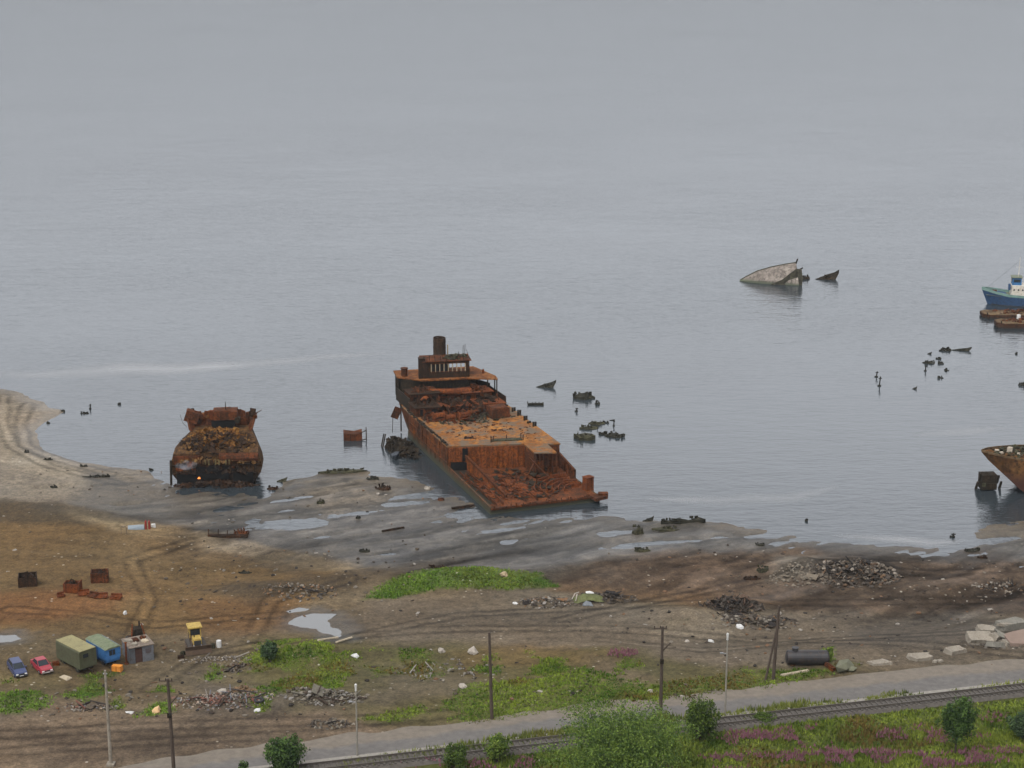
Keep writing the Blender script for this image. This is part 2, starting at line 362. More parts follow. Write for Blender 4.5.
ORANGE = [L(96, 52, 30), L(150, 82, 38), L(188, 112, 54)]
BROWN = [L(62, 40, 30), L(112, 60, 36), L(150, 82, 46)]
DARK = [L(40, 32, 28), L(70, 48, 38), L(98, 62, 44)]
SOOT_SHADE = [L(40, 35, 32), L(62, 51, 45), L(86, 66, 54)]
SLIME = L(58, 58, 46)
M_hull = rusty('hull_rust', [L(74, 46, 32), L(128, 70, 40), L(160, 92, 50)], .35, low=(SLIME, .4, 2.2))
M_deck = rusty('deck_rust', [L(124, 76, 42), L(182, 114, 56), L(206, 140, 78)], .3, streak=False, paint=L(112, 98, 82))
M_wall = rusty('bulkhead_rust', [L(98, 56, 34), L(158, 84, 44), L(180, 100, 52)], .5)
M_brown = rusty('brown_rust', BROWN, .6)
M_dark = rusty('dark_rust', DARK, .8)
M_soot_shade = rusty('soot_shade_rust', SOOT_SHADE, .9)  # dark tone carries both soot and the shade of recesses
M_red = rusty('red_rust', [L(92, 48, 30), L(136, 70, 38), L(164, 92, 50)], .7)
M_wl = rusty('burnt_hull_rust', [L(42, 34, 29), L(112, 76, 50), L(168, 122, 80)], 1.3, low=(L(36, 34, 32), .5, 3.0))
M_deb = rusty('weed_covered_rust', [L(42, 41, 41), L(60, 57, 54), L(84, 78, 70)], 1.2)
M_debp = rusty('pale_weed_rust', [L(48, 46, 42), L(84, 80, 68), L(112, 106, 88)], 1.2)
M_cap = rusty('bare_hull_plating', [L(122, 110, 116), L(162, 148, 156), L(188, 174, 182)], .25, low=(L(72, 76, 62), .2, .9))
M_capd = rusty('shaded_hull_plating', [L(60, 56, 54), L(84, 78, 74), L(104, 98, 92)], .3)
M_cream = plain('old_cream_paint', L(164, 150, 124, .62), .7, .2, 2, dirt=L(100, 72, 50))
M_void = plain('unlit_void_black', (.008, .008, .008), .95, spec=.02)  # black colour standing in for the unlit inside of openings
M_tyre = plain('tyre_rubber', (.02, .02, .02), .85)
M_glass = plain('dark_glass', (.02, .025, .03), .08)
M_steel = plain('bare_steel', (.28, .28, .28), .5, metal=.6)
M_conc = plain('concrete', L(170, 160, 144, .5), .9, .25, 1.2, dirt=L(118, 106, 90, .5))
M_wood = plain('tarred_wood', L(64, 54, 46), .85, .25, 3)
M_plank = plain('bleached_plank', L(184, 170, 146, .7), .8, .2, 3)
M_white = plain('white_plastic', (.46, .455, .44), .7, .15, 3, dirt=(.32, .3, .26))

# ------------------------------------------------------------------ mesh builder
class MB:
    def __init__(s): s.v = []; s.f = []; s.c = None
    def add(s, vs, fs):
        o = len(s.v); s.v += [tuple(v) for v in vs]; s.f += [tuple(i + o for i in f) for f in fs]; return s
    def box(s, c, d, rz=0, rot=None, taper=1.0):
        x, y, z = d[0] / 2, d[1] / 2, d[2] / 2
        m = rot if rot is not None else Matrix.Rotation(rz, 3, 'Z')
        vs = []
        for k in (-1, 1):
            t = taper if k > 0 else 1
            vs += [(-x * t, -y * t, k * z), (x * t, -y * t, k * z), (x * t, y * t, k * z), (-x * t, y * t, k * z)]
        vs = [Vector(c) + m @ Vector(v) for v in vs]
        return s.add(vs, [(3, 2, 1, 0), (4, 5, 6, 7), (0, 1, 5, 4), (1, 2, 6, 5), (2, 3, 7, 6), (3, 0, 4, 7)])
    def beam(s, a, b, w=.2, h=.2):
        a, b = Vector(a), Vector(b); d = (b - a)
        q = d.to_track_quat('Z', 'Y').to_matrix()
        return s.box((a + b) / 2, (w, h, d.length), rot=q)
    def tube(s, a, b, r0, r1=None, n=8, cap=True):
        if r1 is None: r1 = r0
        a, b = Vector(a), Vector(b); q = (b - a).to_track_quat('Z', 'Y').to_matrix()
        vs = []
        for p, r in ((a, r0), (b, r1)):
            vs += [p + q @ Vector((r * math.cos(6.2832 * i / n), r * math.sin(6.2832 * i / n), 0)) for i in range(n)]
        fs = [(i, (i + 1) % n, n + (i + 1) % n, n + i) for i in range(n)]
        if cap: fs += [tuple(range(n - 1, -1, -1)), tuple(range(n, 2 * n))]
        return s.add(vs, fs)
    def path(s, pts, r, n=6):
        for a, b, in zip(pts[:-1], pts[1:]): s.tube(a, b, r, r, n)
        return s
    def prism(s, poly, z0, z1):
        n = len(poly)
        ar = sum(poly[i][0] * poly[(i + 1) % n][1] - poly[(i + 1) % n][0] * poly[i][1] for i in range(n))
        if ar < 0: poly = poly[::-1]
        za = z0 if isinstance(z0, (list, tuple)) else [z0] * n
        zb = z1 if isinstance(z1, (list, tuple)) else [z1] * n
        vs = [(x, y, za[i]) for i, (x, y) in enumerate(poly)] + [(x, y, zb[i]) for i, (x, y) in enumerate(poly)]
        return s.add(vs, [tuple(range(n - 1, -1, -1)), tuple(range(n, 2 * n))] + [(i, (i + 1) % n, n + (i + 1) % n, n + i) for i in range(n)])
    def wallp(s, a, b, z0, z1, t=.15):
        """upright plate from plan point a to b"""
        a, b = Vector((a[0], a[1])), Vector((b[0], b[1])); d = (b - a); ln = d.length; ang = math.atan2(d.y, d.x)
        c = (a + b) / 2
        return s.box((c.x, c.y, (z0 + z1) / 2), (ln, t, z1 - z0), rz=ang)
    def loft(s, secs, cap=True, closed=True):
        n = len(secs[0]); vs = [p for q in secs for p in q]; fs = []
        for k in range(len(secs) - 1):
            for i in range(n if closed else n - 1):
                j = (i + 1) % n
                fs.append((k * n + i, k * n + j, (k + 1) * n + j, (k + 1) * n + i))
        if cap: fs += [tuple(range(n - 1, -1, -1)), tuple(range((len(secs) - 1) * n, len(secs) * n))]
        return s.add(vs, fs)
    def rock(s, c, d, seed=None, n=1, rz=None):
        r = random.Random(seed if seed is not None else rnd.random())
        g = (1 + 5 ** .5) / 2
        vs = [(-1, g, 0), (1, g, 0), (-1, -g, 0), (1, -g, 0), (0, -1, g), (0, 1, g), (0, -1, -g), (0, 1, -g), (g, 0, -1), (g, 0, 1), (-g, 0, -1), (-g, 0, 1)]
        fs = [(0, 11, 5), (0, 5, 1), (0, 1, 7), (0, 7, 10), (0, 10, 11), (1, 5, 9), (5, 11, 4), (11, 10, 2), (10, 7, 6), (7, 1, 8), (3, 9, 4), (3, 4, 2), (3, 2, 6), (3, 6, 8), (3, 8, 9), (4, 9, 5), (2, 4, 11), (6, 2, 10), (8, 6, 7), (9, 8, 1)]
        m = Matrix.Rotation(r.uniform(0, 6.28) if rz is None else rz, 3, 'Z'); m2 = Matrix.Rotation(r.uniform(-.2, .2), 3, 'X')
        q = []
        for v in vs:
            k = r.uniform(.68, 1.18) / 1.9
            q.append(Vector(c) + m @ (m2 @ Vector((v[0] * d[0] * k / 2 * 1.0, v[1] * d[1] * k / 2, v[2] * d[2] * k / 2))))
        return s.add(q, fs)
    def build(s, name, mat, parent=None, loc=None, rz=0, smooth=False, cols=None):
        me = bpy.data.meshes.new(name); me.from_pydata(s.v, [], s.f); me.update()
        import bmesh
        bm = bmesh.new(); bm.from_mesh(me); bmesh.ops.recalc_face_normals(bm, faces=bm.faces); bm.to_mesh(me); bm.free()
        me.materials.append(mat)
        if smooth:
            for p in me.polygons: p.use_smooth = True
        o = bpy.data.objects.new(name, me); col.objects.link(o)
        if parent: o.parent = parent
        if loc is not None: o.location = loc
        o.rotation_euler = (0, 0, rz)
        return o
def tag(o, label, cat, group=None, kind=None):
    o['label'] = label
    if cat: o['category'] = cat
    if group: o['group'] = group
    o['kind'] = kind or 'thing'
    return o
def thing(name, label, cat, loc, rz=0, group=None, kind=None):
    o = bpy.data.objects.new(name, None); col.objects.link(o); o.empty_display_size = .5
    o.location = loc; o.rotation_euler = (0, 0, rz)
    return tag(o, label, cat, group, kind)
def np_mesh(name, V, Fc, mat, cols=None, attr='pc', domain='FACE', parent=None):
    me = bpy.data.meshes.new(name); V = np.asarray(V, dtype=np.float32); Fc = np.asarray(Fc, dtype=np.int32)
    k = Fc.shape[1]
    me.vertices.add(len(V)); me.vertices.foreach_set('co', V.ravel())
    me.loops.add(Fc.size); me.loops.foreach_set('vertex_index', Fc.ravel())
    me.polygons.add(len(Fc)); me.polygons.foreach_set('loop_start', np.arange(0, Fc.size, k, dtype=np.int32))
    me.update(calc_edges=True)
    if cols is not None:
        a = me.attributes.new(attr, 'FLOAT_COLOR', domain)
        c4 = np.concatenate([np.asarray(cols, dtype=np.float32), np.ones((len(cols), 1), np.float32)], 1)
        a.data.foreach_set('color', c4.ravel())
    me.materials.append(mat)
    o = bpy.data.objects.new(name, me); col.objects.link(o)
    if parent: o.parent = parent
    return o

# ------------------------------------------------------------------ ground sheet
def ground_material():
    m, nt, b = new_mat('soil_and_mud')
    a = node(nt, 'ShaderNodeAttribute', attribute_name='soil')
    w = node(nt, 'ShaderNodeAttribute', attribute_name='wet')
    tc = nt.nodes.new('ShaderNodeTexCoord').outputs['Object']
    n1 = noise(nt, tc, .9, 8, .72); n2 = noise(nt, tc, 3.2, 4, .7)
    c = mixc(nt, 1.0, a.outputs['Color'], ramp(nt, n1, [(.30, (.55, .55, .56)), (.5, (1, 1, 1)), (.72, (1.5, 1.47, 1.42))]), 'MULTIPLY')
    c = mixc(nt, 1.0, c, ramp(nt, n2, [(.32, (.66, .65, .64)), (.52, (1, 1, 1)), (.72, (1.35, 1.33, 1.3))]), 'MULTIPLY')
    vo = node(nt, 'ShaderNodeTexVoronoi', Scale=.75); nt.links.new(tc, vo.inputs['Vector'])
    peb = ramp(nt, vo.outputs['Distance'], [(.10, (1, 1, 1)), (.17, (0, 0, 0))])
    sel = ramp(nt, noise(nt, tc, .12, 3, .6), [(.52, (0, 0, 0)), (.62, (1, 1, 1))])
    k = math_(nt, 'MULTIPLY', mixc(nt, 1.0, peb, sel, 'MULTIPLY'), math_(nt, 'SUBTRACT', 1.0, w.outputs['Fac']))
    c = mixc(nt, math_(nt, 'MULTIPLY', k, .55), c, L(176, 168, 154))
    nt.links.new(c, b.inputs['Base Color'])
    mr = node(nt, 'ShaderNodeMapRange'); nt.links.new(w.outputs['Fac'], mr.inputs['Value'])
    mr.inputs['To Min'].default_value = .95; mr.inputs['To Max'].default_value = .38
    nt.links.new(mr.outputs[0], b.inputs['Roughness'])
    mr2 = node(nt, 'ShaderNodeMapRange'); nt.links.new(w.outputs['Fac'], mr2.inputs['Value'])
    mr2.inputs['To Min'].default_value = .06; mr2.inputs['To Max'].default_value = .42
    nt.links.new(mr2.outputs[0], b.inputs['Specular IOR Level'])
    bump(nt, b, math_(nt, 'ADD', n1, math_(nt, 'MULTIPLY', n2, .4)), .35, .7)
    return m
nx, ny = XX.shape
V = np.stack([XX.ravel(), YY.ravel(), HH.ravel()], 1)
I = np.arange(nx * ny).reshape(nx, ny)
Q = np.stack([I[:-1, :-1], I[1:, :-1], I[1:, 1:], I[:-1, 1:]], -1).reshape(-1, 4)
g = np_mesh('ground', V, Q, ground_material(), COL.reshape(-1, 3), 'soil', 'POINT')
a = g.data.attributes.new('wet', 'FLOAT', 'POINT'); a.data.foreach_set('value', WET.ravel().astype(np.float32))
g.data.polygons.foreach_set('use_smooth', np.ones(len(g.data.polygons), bool))
tag(g, 'muddy brown and grey shore ground with sandy beach and grassy foreground slope', None, kind='structure')

# ------------------------------------------------------------------ water
def water_material(name, base, wave=1.0, rough=.10):
    m, nt, b = new_mat(name)
    tc = nt.nodes.new('ShaderNodeTexCoord').outputs['Object']
    def mapped(sx_, sy_, rot):
        mp = node(nt, 'ShaderNodeMapping'); mp.inputs['Scale'].default_value = (sx_, sy_, 1); mp.inputs['Rotation'].default_value = (0, 0, rot)
        nt.links.new(tc, mp.inputs['Vector']); return mp.outputs[0]
    n1 = noise(nt, mapped(.18, .55, R(-14)), 1.0, 3, .55)
    n2 = noise(nt, mapped(.5, 1.3, R(10)), 1.0, 3, .6)
    calm = ramp(nt, noise(nt, mapped(.009, .012, R(-28)), 1.0, 5, .6), [(.34, (.6, .6, .6)), (.62, (1, 1, 1))])
    h = math_(nt, 'ADD', math_(nt, 'MULTIPLY', n1, .7), math_(nt, 'MULTIPLY', n2, .45))
    h = math_(nt, 'ADD', h, math_(nt, 'MULTIPLY', noise(nt, mapped(.05, .15, R(-20)), 1.0, 3, .6), .8))
    h = math_(nt, 'MULTIPLY', h, calm)
    bump(nt, b, h, .21 * wave, .8)
    n3 = noise(nt, mapped(.008, .02, R(6)), 1.0, 4, .6)
    c = ramp(nt, n3, [(.3, tuple(x * .92 for x in base)), (.7, tuple(x * 1.08 for x in base))])
    nt.links.new(c, b.inputs['Base Color']); b.inputs['Roughness'].default_value = rough; b.inputs['IOR'].default_value = 1.55
    return m
M_water = water_material('bay_water', (.022, .028, .032))
ws = MB(); ws.add([(-6600, 150, 0), (6600, 150, 0), (6600, 6600, 0), (-6600, 6600, 0)], [(0, 1, 2, 3)])
w = ws.build('water', M_water); tag(w, 'calm grey bay water reflecting an overcast sky', None, kind='structure')
def slick(label, pts, wpx, seed):
    W = [wat_(a, b) for a, b in pts]; r = random.Random(seed); c = []
    for a, b in zip(W[:-1], W[1:]):
        for k in range(10): c.append(tuple(a[i] + (b[i] - a[i]) * k / 10 for i in range(2)))
    vs, fs, fade = [], [], []; n = 7
    for i, (x, y) in enumerate(c):
        x2, y2 = c[min(i + 1, len(c) - 1)]; x1, y1 = c[max(i - 1, 0)]; d = math.hypot(x2 - x1, y2 - y1); nx_, ny_ = -(y2 - y1) / d, (x2 - x1) / d
        e = math.sin(math.pi * i / (len(c) - 1)) ** .6; wd = wpx * (.6 + .8 * vnoise(x / 14 + seed, y / 14)) * e + .1; sh = 3.0 * fbm(np.array(x), np.array(y), 22, 3, seed)
        for j in range(n):
            o = (j / (n - 1) - .5) * 2 * wd + sh; vs.append((x + nx_ * o, y + ny_ * o, .006)); fade.append(float(e * max(0, 1 - abs(j / (n - 1) - .5) * 2) ** .8 * (.5 + .7 * vnoise(x / 9 + seed, y / 9 + j * .3))) * .55)
    for i in range(len(c) - 1):
        for j in range(n - 1): fs.append((i * n + j, (i + 1) * n + j, (i + 1) * n + j + 1, i * n + j + 1))
    o = MB().add(vs, fs).build('scum_film', M_slick, smooth=True); a = o.data.attributes.new('film', 'FLOAT', 'POINT'); a.data.foreach_set('value', fade)
    tag(o, label, None, kind='structure')
def wat_(a, b): return P(a, b, 0)
M_slick, nt, b = new_mat('scum_film'); b.inputs['Base Color'].default_value = (.30, .305, .31, 1); b.inputs['Roughness'].default_value = .35; b.inputs['IOR'].default_value = 1.4
_f = node(nt, 'ShaderNodeAttribute', attribute_name='film'); _t = nt.nodes.new('ShaderNodeBsdfTransparent'); _m = nt.nodes.new('ShaderNodeMixShader')
nt.links.new(_f.outputs['Fac'], _m.inputs[0]); nt.links.new(_t.outputs[0], _m.inputs[1]); nt.links.new(b.outputs[0], _m.inputs[2]); nt.links.new(_m.outputs[0], nt.nodes['Material Output'].inputs['Surface'])
slick('pale streak of scum on the water, curving off the sandy beach', [(-40, 374), (60, 372), (180, 369), (300, 361), (400, 350)], 7, 3)
slick('short pale streak of scum on the water left of the derelict bow', [(915, 438), (950, 434), (985, 432), (1015, 428)], 3.2, 5)
slick('faint streak of scum lying off the right mud spit', [(640, 498), (720, 500), (790, 496), (850, 484)], 3.0, 8)
slick('pale streak of scum along the near shore at right', [(830, 532), (880, 538), (930, 543), (970, 540)], 2.4, 11)
M_pud = water_material('puddle_water', (.10, .10, .095), .08, .05)
for k, (wp, z0) in pud_geo.items():
    c = np.mean(np.array(wp), 0)
    pb = MB(); big = [(c[0] + (x - c[0]) * 1.5, c[1] + (y - c[1]) * 1.5) for x, y in wp]
    pb.add([(x, y, z0) for x, y in big], [tuple(range(len(big)))])
    o = pb.build('puddle', M_pud)
    tag(o, {'pond': 'grey rainwater puddle in the middle of the muddy yard', 'left': 'flat grey puddle by the cars at the yard edge'}[k], None, kind='structure')

# ------------------------------------------------------------------ road, railway
def road():
    pts = [(-60, 815), (60, 794), (160, 777), (230, 766), (357, 750), (480, 734), (600, 719), (740, 705), (880, 688), (1024, 674), (1110, 664)]
    w = [at(a, b) for a, b in pts]
    c = []
    for i in range(len(w) - 1):
        for k in range(12): c.append(w[i].lerp(w[i + 1], k / 12))
    sm = [sum((c[max(0, min(len(c) - 1, i + j))] for j in range(-8, 9)), Vector()) / 17 for i in range(len(c))]
    offs = [-4.3, -3.2, -2.2, 0, 2.2, 2.7]
    vs = []; fs = []; edge = []
    n = len(offs)
    for i, p in enumerate(sm):
        d = (sm[min(i + 1, len(sm) - 1)] - sm[max(i - 1, 0)]); d.z = 0; d.normalize(); nrm = Vector((-d.y, d.x, 0))
        for o in offs:
            if o < -4: o += .8 * (vnoise(p.x / 3.0 + 5, p.y / 3.0) - .5) * 2
            if o > 2.5: o += .4 * (vnoise(p.x / 1.7 + 9, p.y / 2.0) - .5) * 2
            q = p - nrm * o
            z = hgt(q.x, q.y)
            vs.append((q.x, q.y, max(z, p.z - .15) + (.10 if abs(o) < 3 else .02)))
    for i in range(len(sm) - 1):
        for j in range(n - 1): fs.append((i * n + j, (i + 1) * n + j, (i + 1) * n + j + 1, i * n + j + 1))
    m, nt, b = new_mat('worn_asphalt')
    tc = nt.nodes.new('ShaderNodeTexCoord').outputs['Object']
    at_ = node(nt, 'ShaderNodeAttribute', attribute_name='dust')
    n1 = noise(nt, tc, 1.2, 5, .65); n2 = noise(nt, tc, .25, 4, .6)
    asp = ramp(nt, n1, [(.3, L(106, 101, 96, .46)), (.7, L(132, 126, 120, .46))])
    dus = ramp(nt, n1, [(.3, L(122, 110, 96, .47)), (.7, L(148, 136, 120, .47))])
    f = math_(nt, 'ADD', at_.outputs['Fac'], math_(nt, 'MULTIPLY', math_(nt, 'SUBTRACT', n2, .5), 1.2))
    c = mixc(nt, ramp(nt, f, [(.3, (0, 0, 0)), (.6, (1, 1, 1))]), asp, dus)
    nt.links.new(c, b.inputs['Base Color']); b.inputs['Roughness'].default_value = .85; bump(nt, b, n1, .03, .4)
    mb = MB(); mb.add(vs, fs); o = mb.build('road', m, smooth=True)
    a = o.data.attributes.new('dust', 'FLOAT', 'POINT')
    a.data.foreach_set('value', np.tile(np.array([.9, .9, .75, .1, .15, .8], np.float32), len(sm)))
    # normals up
    tag(o, 'worn grey asphalt road with a dusty shoulder along the railway', None, kind='structure')
    return sm
ROAD = road()

def railway():
    root = thing('railway_track', 'single railway track on grey ballast between road and flowery meadow', 'railway track', (RA[0], RA[1], 0), math.atan2(RD[1], RD[0]))
    zz = 3.15
    t0, t1 = -40, 110
    M_bal = plain('ballast', L(98, 92, 86, .62), .95, .35, 2.5)
    M_rail = plain('rail_steel', L(120, 112, 104, .5), .45, .2, 2, metal=.4)
    M_sl = plain('sleeper_timber', L(92, 86, 80, .6), .85, .3, 2)
    b = MB()
    pr = [(-1.75, -.25), (-1.3, .25), (1.3, .25), (1.65, -.3)]
    b.loft([[(t, -y, zz + z) for y, z in pr] for t in np.linspace(t0, t1, 60)], cap=False, closed=False)
    b.build('ballast', M_bal, root)
    b = MB(); b.loft([[(t, -y, zz + z) for y, z in ((-2.9, -.3), (-2.5, .06), (-1.62, .06), (-1.5, -.2))] for t in np.linspace(t0, t1, 60)], cap=False, closed=False); b.build('gravel_shoulder', plain('pale_gravel', L(150, 144, 134, .62), .95, .2, 2.5), root)
    for s in (-1, 1):
        r = MB(); r.box(((t0 + t1) / 2, s * .78, zz + .50), (t1 - t0, .09, .17)); r.box(((t0 + t1) / 2, s * .78, zz + .40), (t1 - t0, .17, .04)); r.build('rail', M_rail, root)
    sm_ = MB(); sm_.box((0, 0, 0), (.26, 2.45, .2)); me = None
    ts = np.arange(-24, 76, 1.0) * .66 * 1.5
    rest = MB()
    for t in np.arange(t0 + 1, t1, .66):
        if -10 < t < 54.5 :
            if me is None:
                o = sm_.build('sleeper', M_sl, root); me = o.data
            else:
                o = bpy.data.objects.new('sleeper', me); col.objects.link(o); o.parent = root
            o.location = (t, rnd.uniform(-.05, .05), zz + .28); o.rotation_euler = (0, 0, rnd.uniform(-.03, .03))
        else: rest.box((t, 0, zz + .28), (.26, 2.45, .2))
    o = rest.build('sleeper', M_sl, root); o['kind'] = 'stuff'
railway()

# ------------------------------------------------------------------ generic pieces
def scrap(mb, c, size, n, flat=.5, kinds=('plate', 'bar', 'chunk'), smin=.2, smax=.9):
    for _ in range(n):
        a = rnd.uniform(0, 6.28); r = math.sqrt(rnd.random())
        x = c[0] + size[0] * r * math.cos(a); y = c[1] + size[1] * r * math.sin(a)
        z = c[2] + size[2] * (1 - r * r) * rnd.uniform(.3, 1)
        s = rnd.uniform(smin, smax); k = rnd.choice(kinds)
        rot = Matrix.Rotation(rnd.uniform(0, 6.28), 3, 'Z') @ Matrix.Rotation(rnd.uniform(-flat, flat), 3, 'X') @ Matrix.Rotation(rnd.uniform(-flat, flat), 3, 'Y')
        if k == 'plate': mb.box((x, y, z), (s * 1.3, s * rnd.uniform(.5, 1), .05), rot=rot)
        elif k == 'bar':
            d = rot @ Vector((s * 1.5, 0, s * .3)); p = Vector((x, y, z)); mb.beam(p - d * .5, p + d * .5, .09, .09)
        elif k == 'box': mb.box((x, y, z), (s, s * rnd.uniform(.5, .9), s * rnd.uniform(.4, .8)), rot=rot)
        else: mb.rock((x, y, z), (s * 1.4, s, s * .8))
    return mb
M_heap = attr_mat('rubble_pieces', 'pc', .9, .12)
def heap(name, label, cat, px, py, rx, ry, h, n, pal, smin=.15, smax=.6, flat=.9, kinds=('plate', 'bar', 'chunk', 'chunk'), rz=0, group=None, kind='stuff', onwater=False):
    """a heap of uncountable pieces, colour per piece"""
    p = wat(px, py) if onwater else at(px, py)
    o = None
    mb = MB(); cols = []
    for _ in range(n):
        a = rnd.uniform(0, 6.28); r = rnd.random() ** .6
        x, y = rx * r * math.cos(a), ry * r * math.sin(a)
        xw = x * math.cos(rz) - y * math.sin(rz); yw = x * math.sin(rz) + y * math.cos(rz)
        base = (0 if onwater else hgt(p.x + xw, p.y + yw) - p.z)
        z = base + h * (1 - r) * rnd.uniform(.2, 1.0)
        nf = len(mb.f); scrap(mb, (xw, yw, z), (0.01, .01, .0), 1, flat, kinds, smin, smax)
        c = rnd.choice(pal); c = tuple(.58 * a_ + .42 * b_ for a_, b_ in zip(c, L(108, 97, 84, .5))); k = rnd.uniform(.75, 1.2)
        cols += [tuple(v * k for v in c)] * (len(mb.f) - nf)
    for _ in range(max(2, n // 40)):
        a = rnd.uniform(0, 6.28); r = rnd.random() ** .7 * .8; x, y = rx * r * math.cos(a), ry * r * math.sin(a); z = (0 if onwater else hgt(p.x + x, p.y + y) - p.z) + h * (1 - r) * .6 + .1
        ln = rnd.uniform(.8, 2.2) * min(1.6, rx / 3); b_ = rnd.uniform(0, 3.1); nf = len(mb.f)
        if rnd.random() < .6: mb.beam((x - ln / 2 * math.cos(b_), y - ln / 2 * math.sin(b_), z), (x + ln / 2 * math.cos(b_), y + ln / 2 * math.sin(b_), z + rnd.uniform(0, .5)), .12, .12)
        else: mb.box((x, y, z), (ln * .7, ln * .45, .06), rot=Matrix.Rotation(b_, 3, 'Z') @ Matrix.Rotation(rnd.uniform(-.5, .5), 3, 'X'))
        c = min(rnd.choice(pal), rnd.choice(pal)); cols += [tuple(v * .75 for v in c)] * (len(mb.f) - nf)
    o = mb.build(name, M_heap, None, p)
    at_ = o.data.attributes.new('pc', 'FLOAT_COLOR', 'FACE')
    at_.data.foreach_set('color', np.concatenate([np.array(cols, np.float32), np.ones((len(cols), 1), np.float32)], 1).ravel())
    return tag(o, label, cat, group, kind)

# ------------------------------------------------------------------ the big beached wreck
def big_wreck():
    az = R(21)
    t = thing('wrecked_ship', 'large rusty cut-open cargo ship with tall dark funnel, beached beside the mud', 'shipwreck', (5.557, 297.63, 0), az)
    # local: x to its right side as seen, y away from the cut end, z up
    h = MB()
    low = [(-9.7, 0.2), (9.7, -.2), (9.6, 12), (9.5, 30), (9.2, 42), (7.5, 49), (-7.5, 50), (-9.0, 46), (-9.4, 30), (-9.6, 12)]
    h.prism(low, -1.2, 1.0)
    up = [(-9.45, 22.1), (3.6, 18.7), (9.42, 16.9), (9.4, 44), (9.0, 50), (7.2, 54), (-7.0, 56.5), (-8.8, 52), (-9.35, 44)]
    lowup = [(-9.5, 22.1), (3.6, 18.7), (9.5, 16.9), (9.4, 42), (8.2, 48), (6.0, 50.5), (-6.2, 51.5), (-8.2, 49), (-9.3, 43)]
    n = len(up)
    h.add([(x, y, .9) for x, y in lowup] + [(x, y, 5.0) for x, y in up], [tuple(range(n - 1, -1, -1)), tuple(range(n, 2 * n))] + [(i, (i + 1) % n, n + (i + 1) % n, n + i) for i in range(n)])
    # left low rim with a sloping tear, right rim
    h.add([(-9.7, .2, 1.0), (-9.35, .2, 1.0), (-9.35, 22, 1.0), (-9.55, 22, 1.0), (-9.7, .2, 1.25), (-9.35, .2, 1.25), (-9.35, 22, 1.75), (-9.55, 22, 1.75)],
          [(4, 5, 6, 7), (0, 4, 7, 3), (1, 2, 6, 5), (0, 1, 5, 4)])
    hull = h.build('hull', M_hull, t)
    # stringers, rubbing strakes on the left side
    st = MB()
    for z in (2.2, 3.6): st.beam((-9.56, 22.3, z), (-9.5, 43, z), .12, .16)
    for y in np.arange(24, 44, 2.4): st.beam((-9.52, y, 1.1), (-9.5, y, 4.9), .08, .10)
    st.build('hull_stringer', M_hull, hull)
    # torn lip along the cut
    lip = MB()
    for i in range(46):
        x = -9.5 + 19 * i / 45; hh = rnd.uniform(.15, .75) if rnd.random() < .75 else .1
        lip.box((x, -.15 + rnd.uniform(-.15, .15), 1.0 + hh / 2 - .1), (rnd.uniform(.1, .3), .08, hh), rz=rnd.uniform(-.5, .5))
    lip.beam((-9.6, .1, .95), (9.7, -.3, .95), .35, .35)
    lip.box((9.3, -.6, .95), (2.4, 2.0, .5), rz=.2); lip.box((10.3, -.2, 1.15), (1.6, 1.0, .7), rz=-.3)
    lip.build('torn_edge', M_brown, t)
    # hold floor and its remains
    fl = MB(); fl.prism([(-9.3, .5), (9.3, .2), (9.2, 17), (3.6, 18.7), (-9.2, 22)], 1.0, 1.06); fl.build('hold_floor', rusty('hold_floor_rust', [L(58, 40, 32), L(128, 68, 38), L(156, 88, 50)], .7, streak=False), t)
    fl = MB(); fl.prism([(-9.3, 1.5), (-5.7, 6.5), (-6.4, 16), (-6.9, 21.2), (-9.3, 21.8)], 1.062, 1.09); fl.build('shaded_floor', M_soot_shade, t)  # dark sheet paints the shade of the deep left trench
    for k in range(6):
        rb = MB(); r0 = 1.8 + k * 1.0
        pts = [(6.8 - r0 * math.cos(a), 3.6 + r0 * math.sin(a) * 1.15, 1.35) for a in np.linspace(.1, 2.4, 9)]
        pts = [p for p in pts if p[0] < 9.2]
        for a, b in zip(pts[:-1], pts[1:]): rb.beam(a, b, .14, .55)
        rb.build('floor_frame', M_red, t)
    for x in (-8.2, -7.0, -3.0, -1.0, 1.2):
        rb = MB(); rb.beam((x, 1.2, 1.3), (x + rnd.uniform(-.2, .2), 15 if x > -6 else 19, 1.3), .12, .5); rb.build('floor_frame', M_brown, t)
    sc = MB(); scrap(sc, (-2, 9, 1.1), (6, 7, .5), 200, .4, ('bar', 'plate', 'plate', 'bar'), .3, 1.5)
    scrap(sc, (-7.5, 10, 1.1), (1.6, 8, .4), 40, .4, ('bar', 'plate'), .4, 1.4); scrap(sc, (4, 8, 1.1), (4, 6, .4), 40, .4, ('bar', 'plate'), .3, 1.0)
    o = sc.build('hold_scrap', M_red, t); o['kind'] = 'stuff'
    sc = MB(); scrap(sc, (0, 11, 1.1), (8, 9, .6), 110, .5, ('bar', 'plate', 'plate'), .4, 1.6); o = sc.build('hold_scrap', M_soot_shade, t); o['kind'] = 'stuff'
    gd = MB(); gd.beam((-6.6, 21.6, 3.6), (-5.3, 4.3, 1.3), .35, .45); gd.build('fallen_girder', M_brown, t)
    gd = MB(); gd.add([(-6.62, 21.4, 1.06), (-5.4, 5.2, 1.06), (-5.4, 5.2, 1.3), (-6.62, 21.4, 3.4), (-6.45, 21.4, 1.06), (-5.23, 5.2, 1.06), (-5.23, 5.2, 1.3), (-6.45, 21.4, 3.4)], [(0, 1, 2, 3), (7, 6, 5, 4), (0, 4, 5, 1), (1, 5, 6, 2), (2, 6, 7, 3), (3, 7, 4, 0)]); gd.build('torn_bulkhead', M_wall, t)
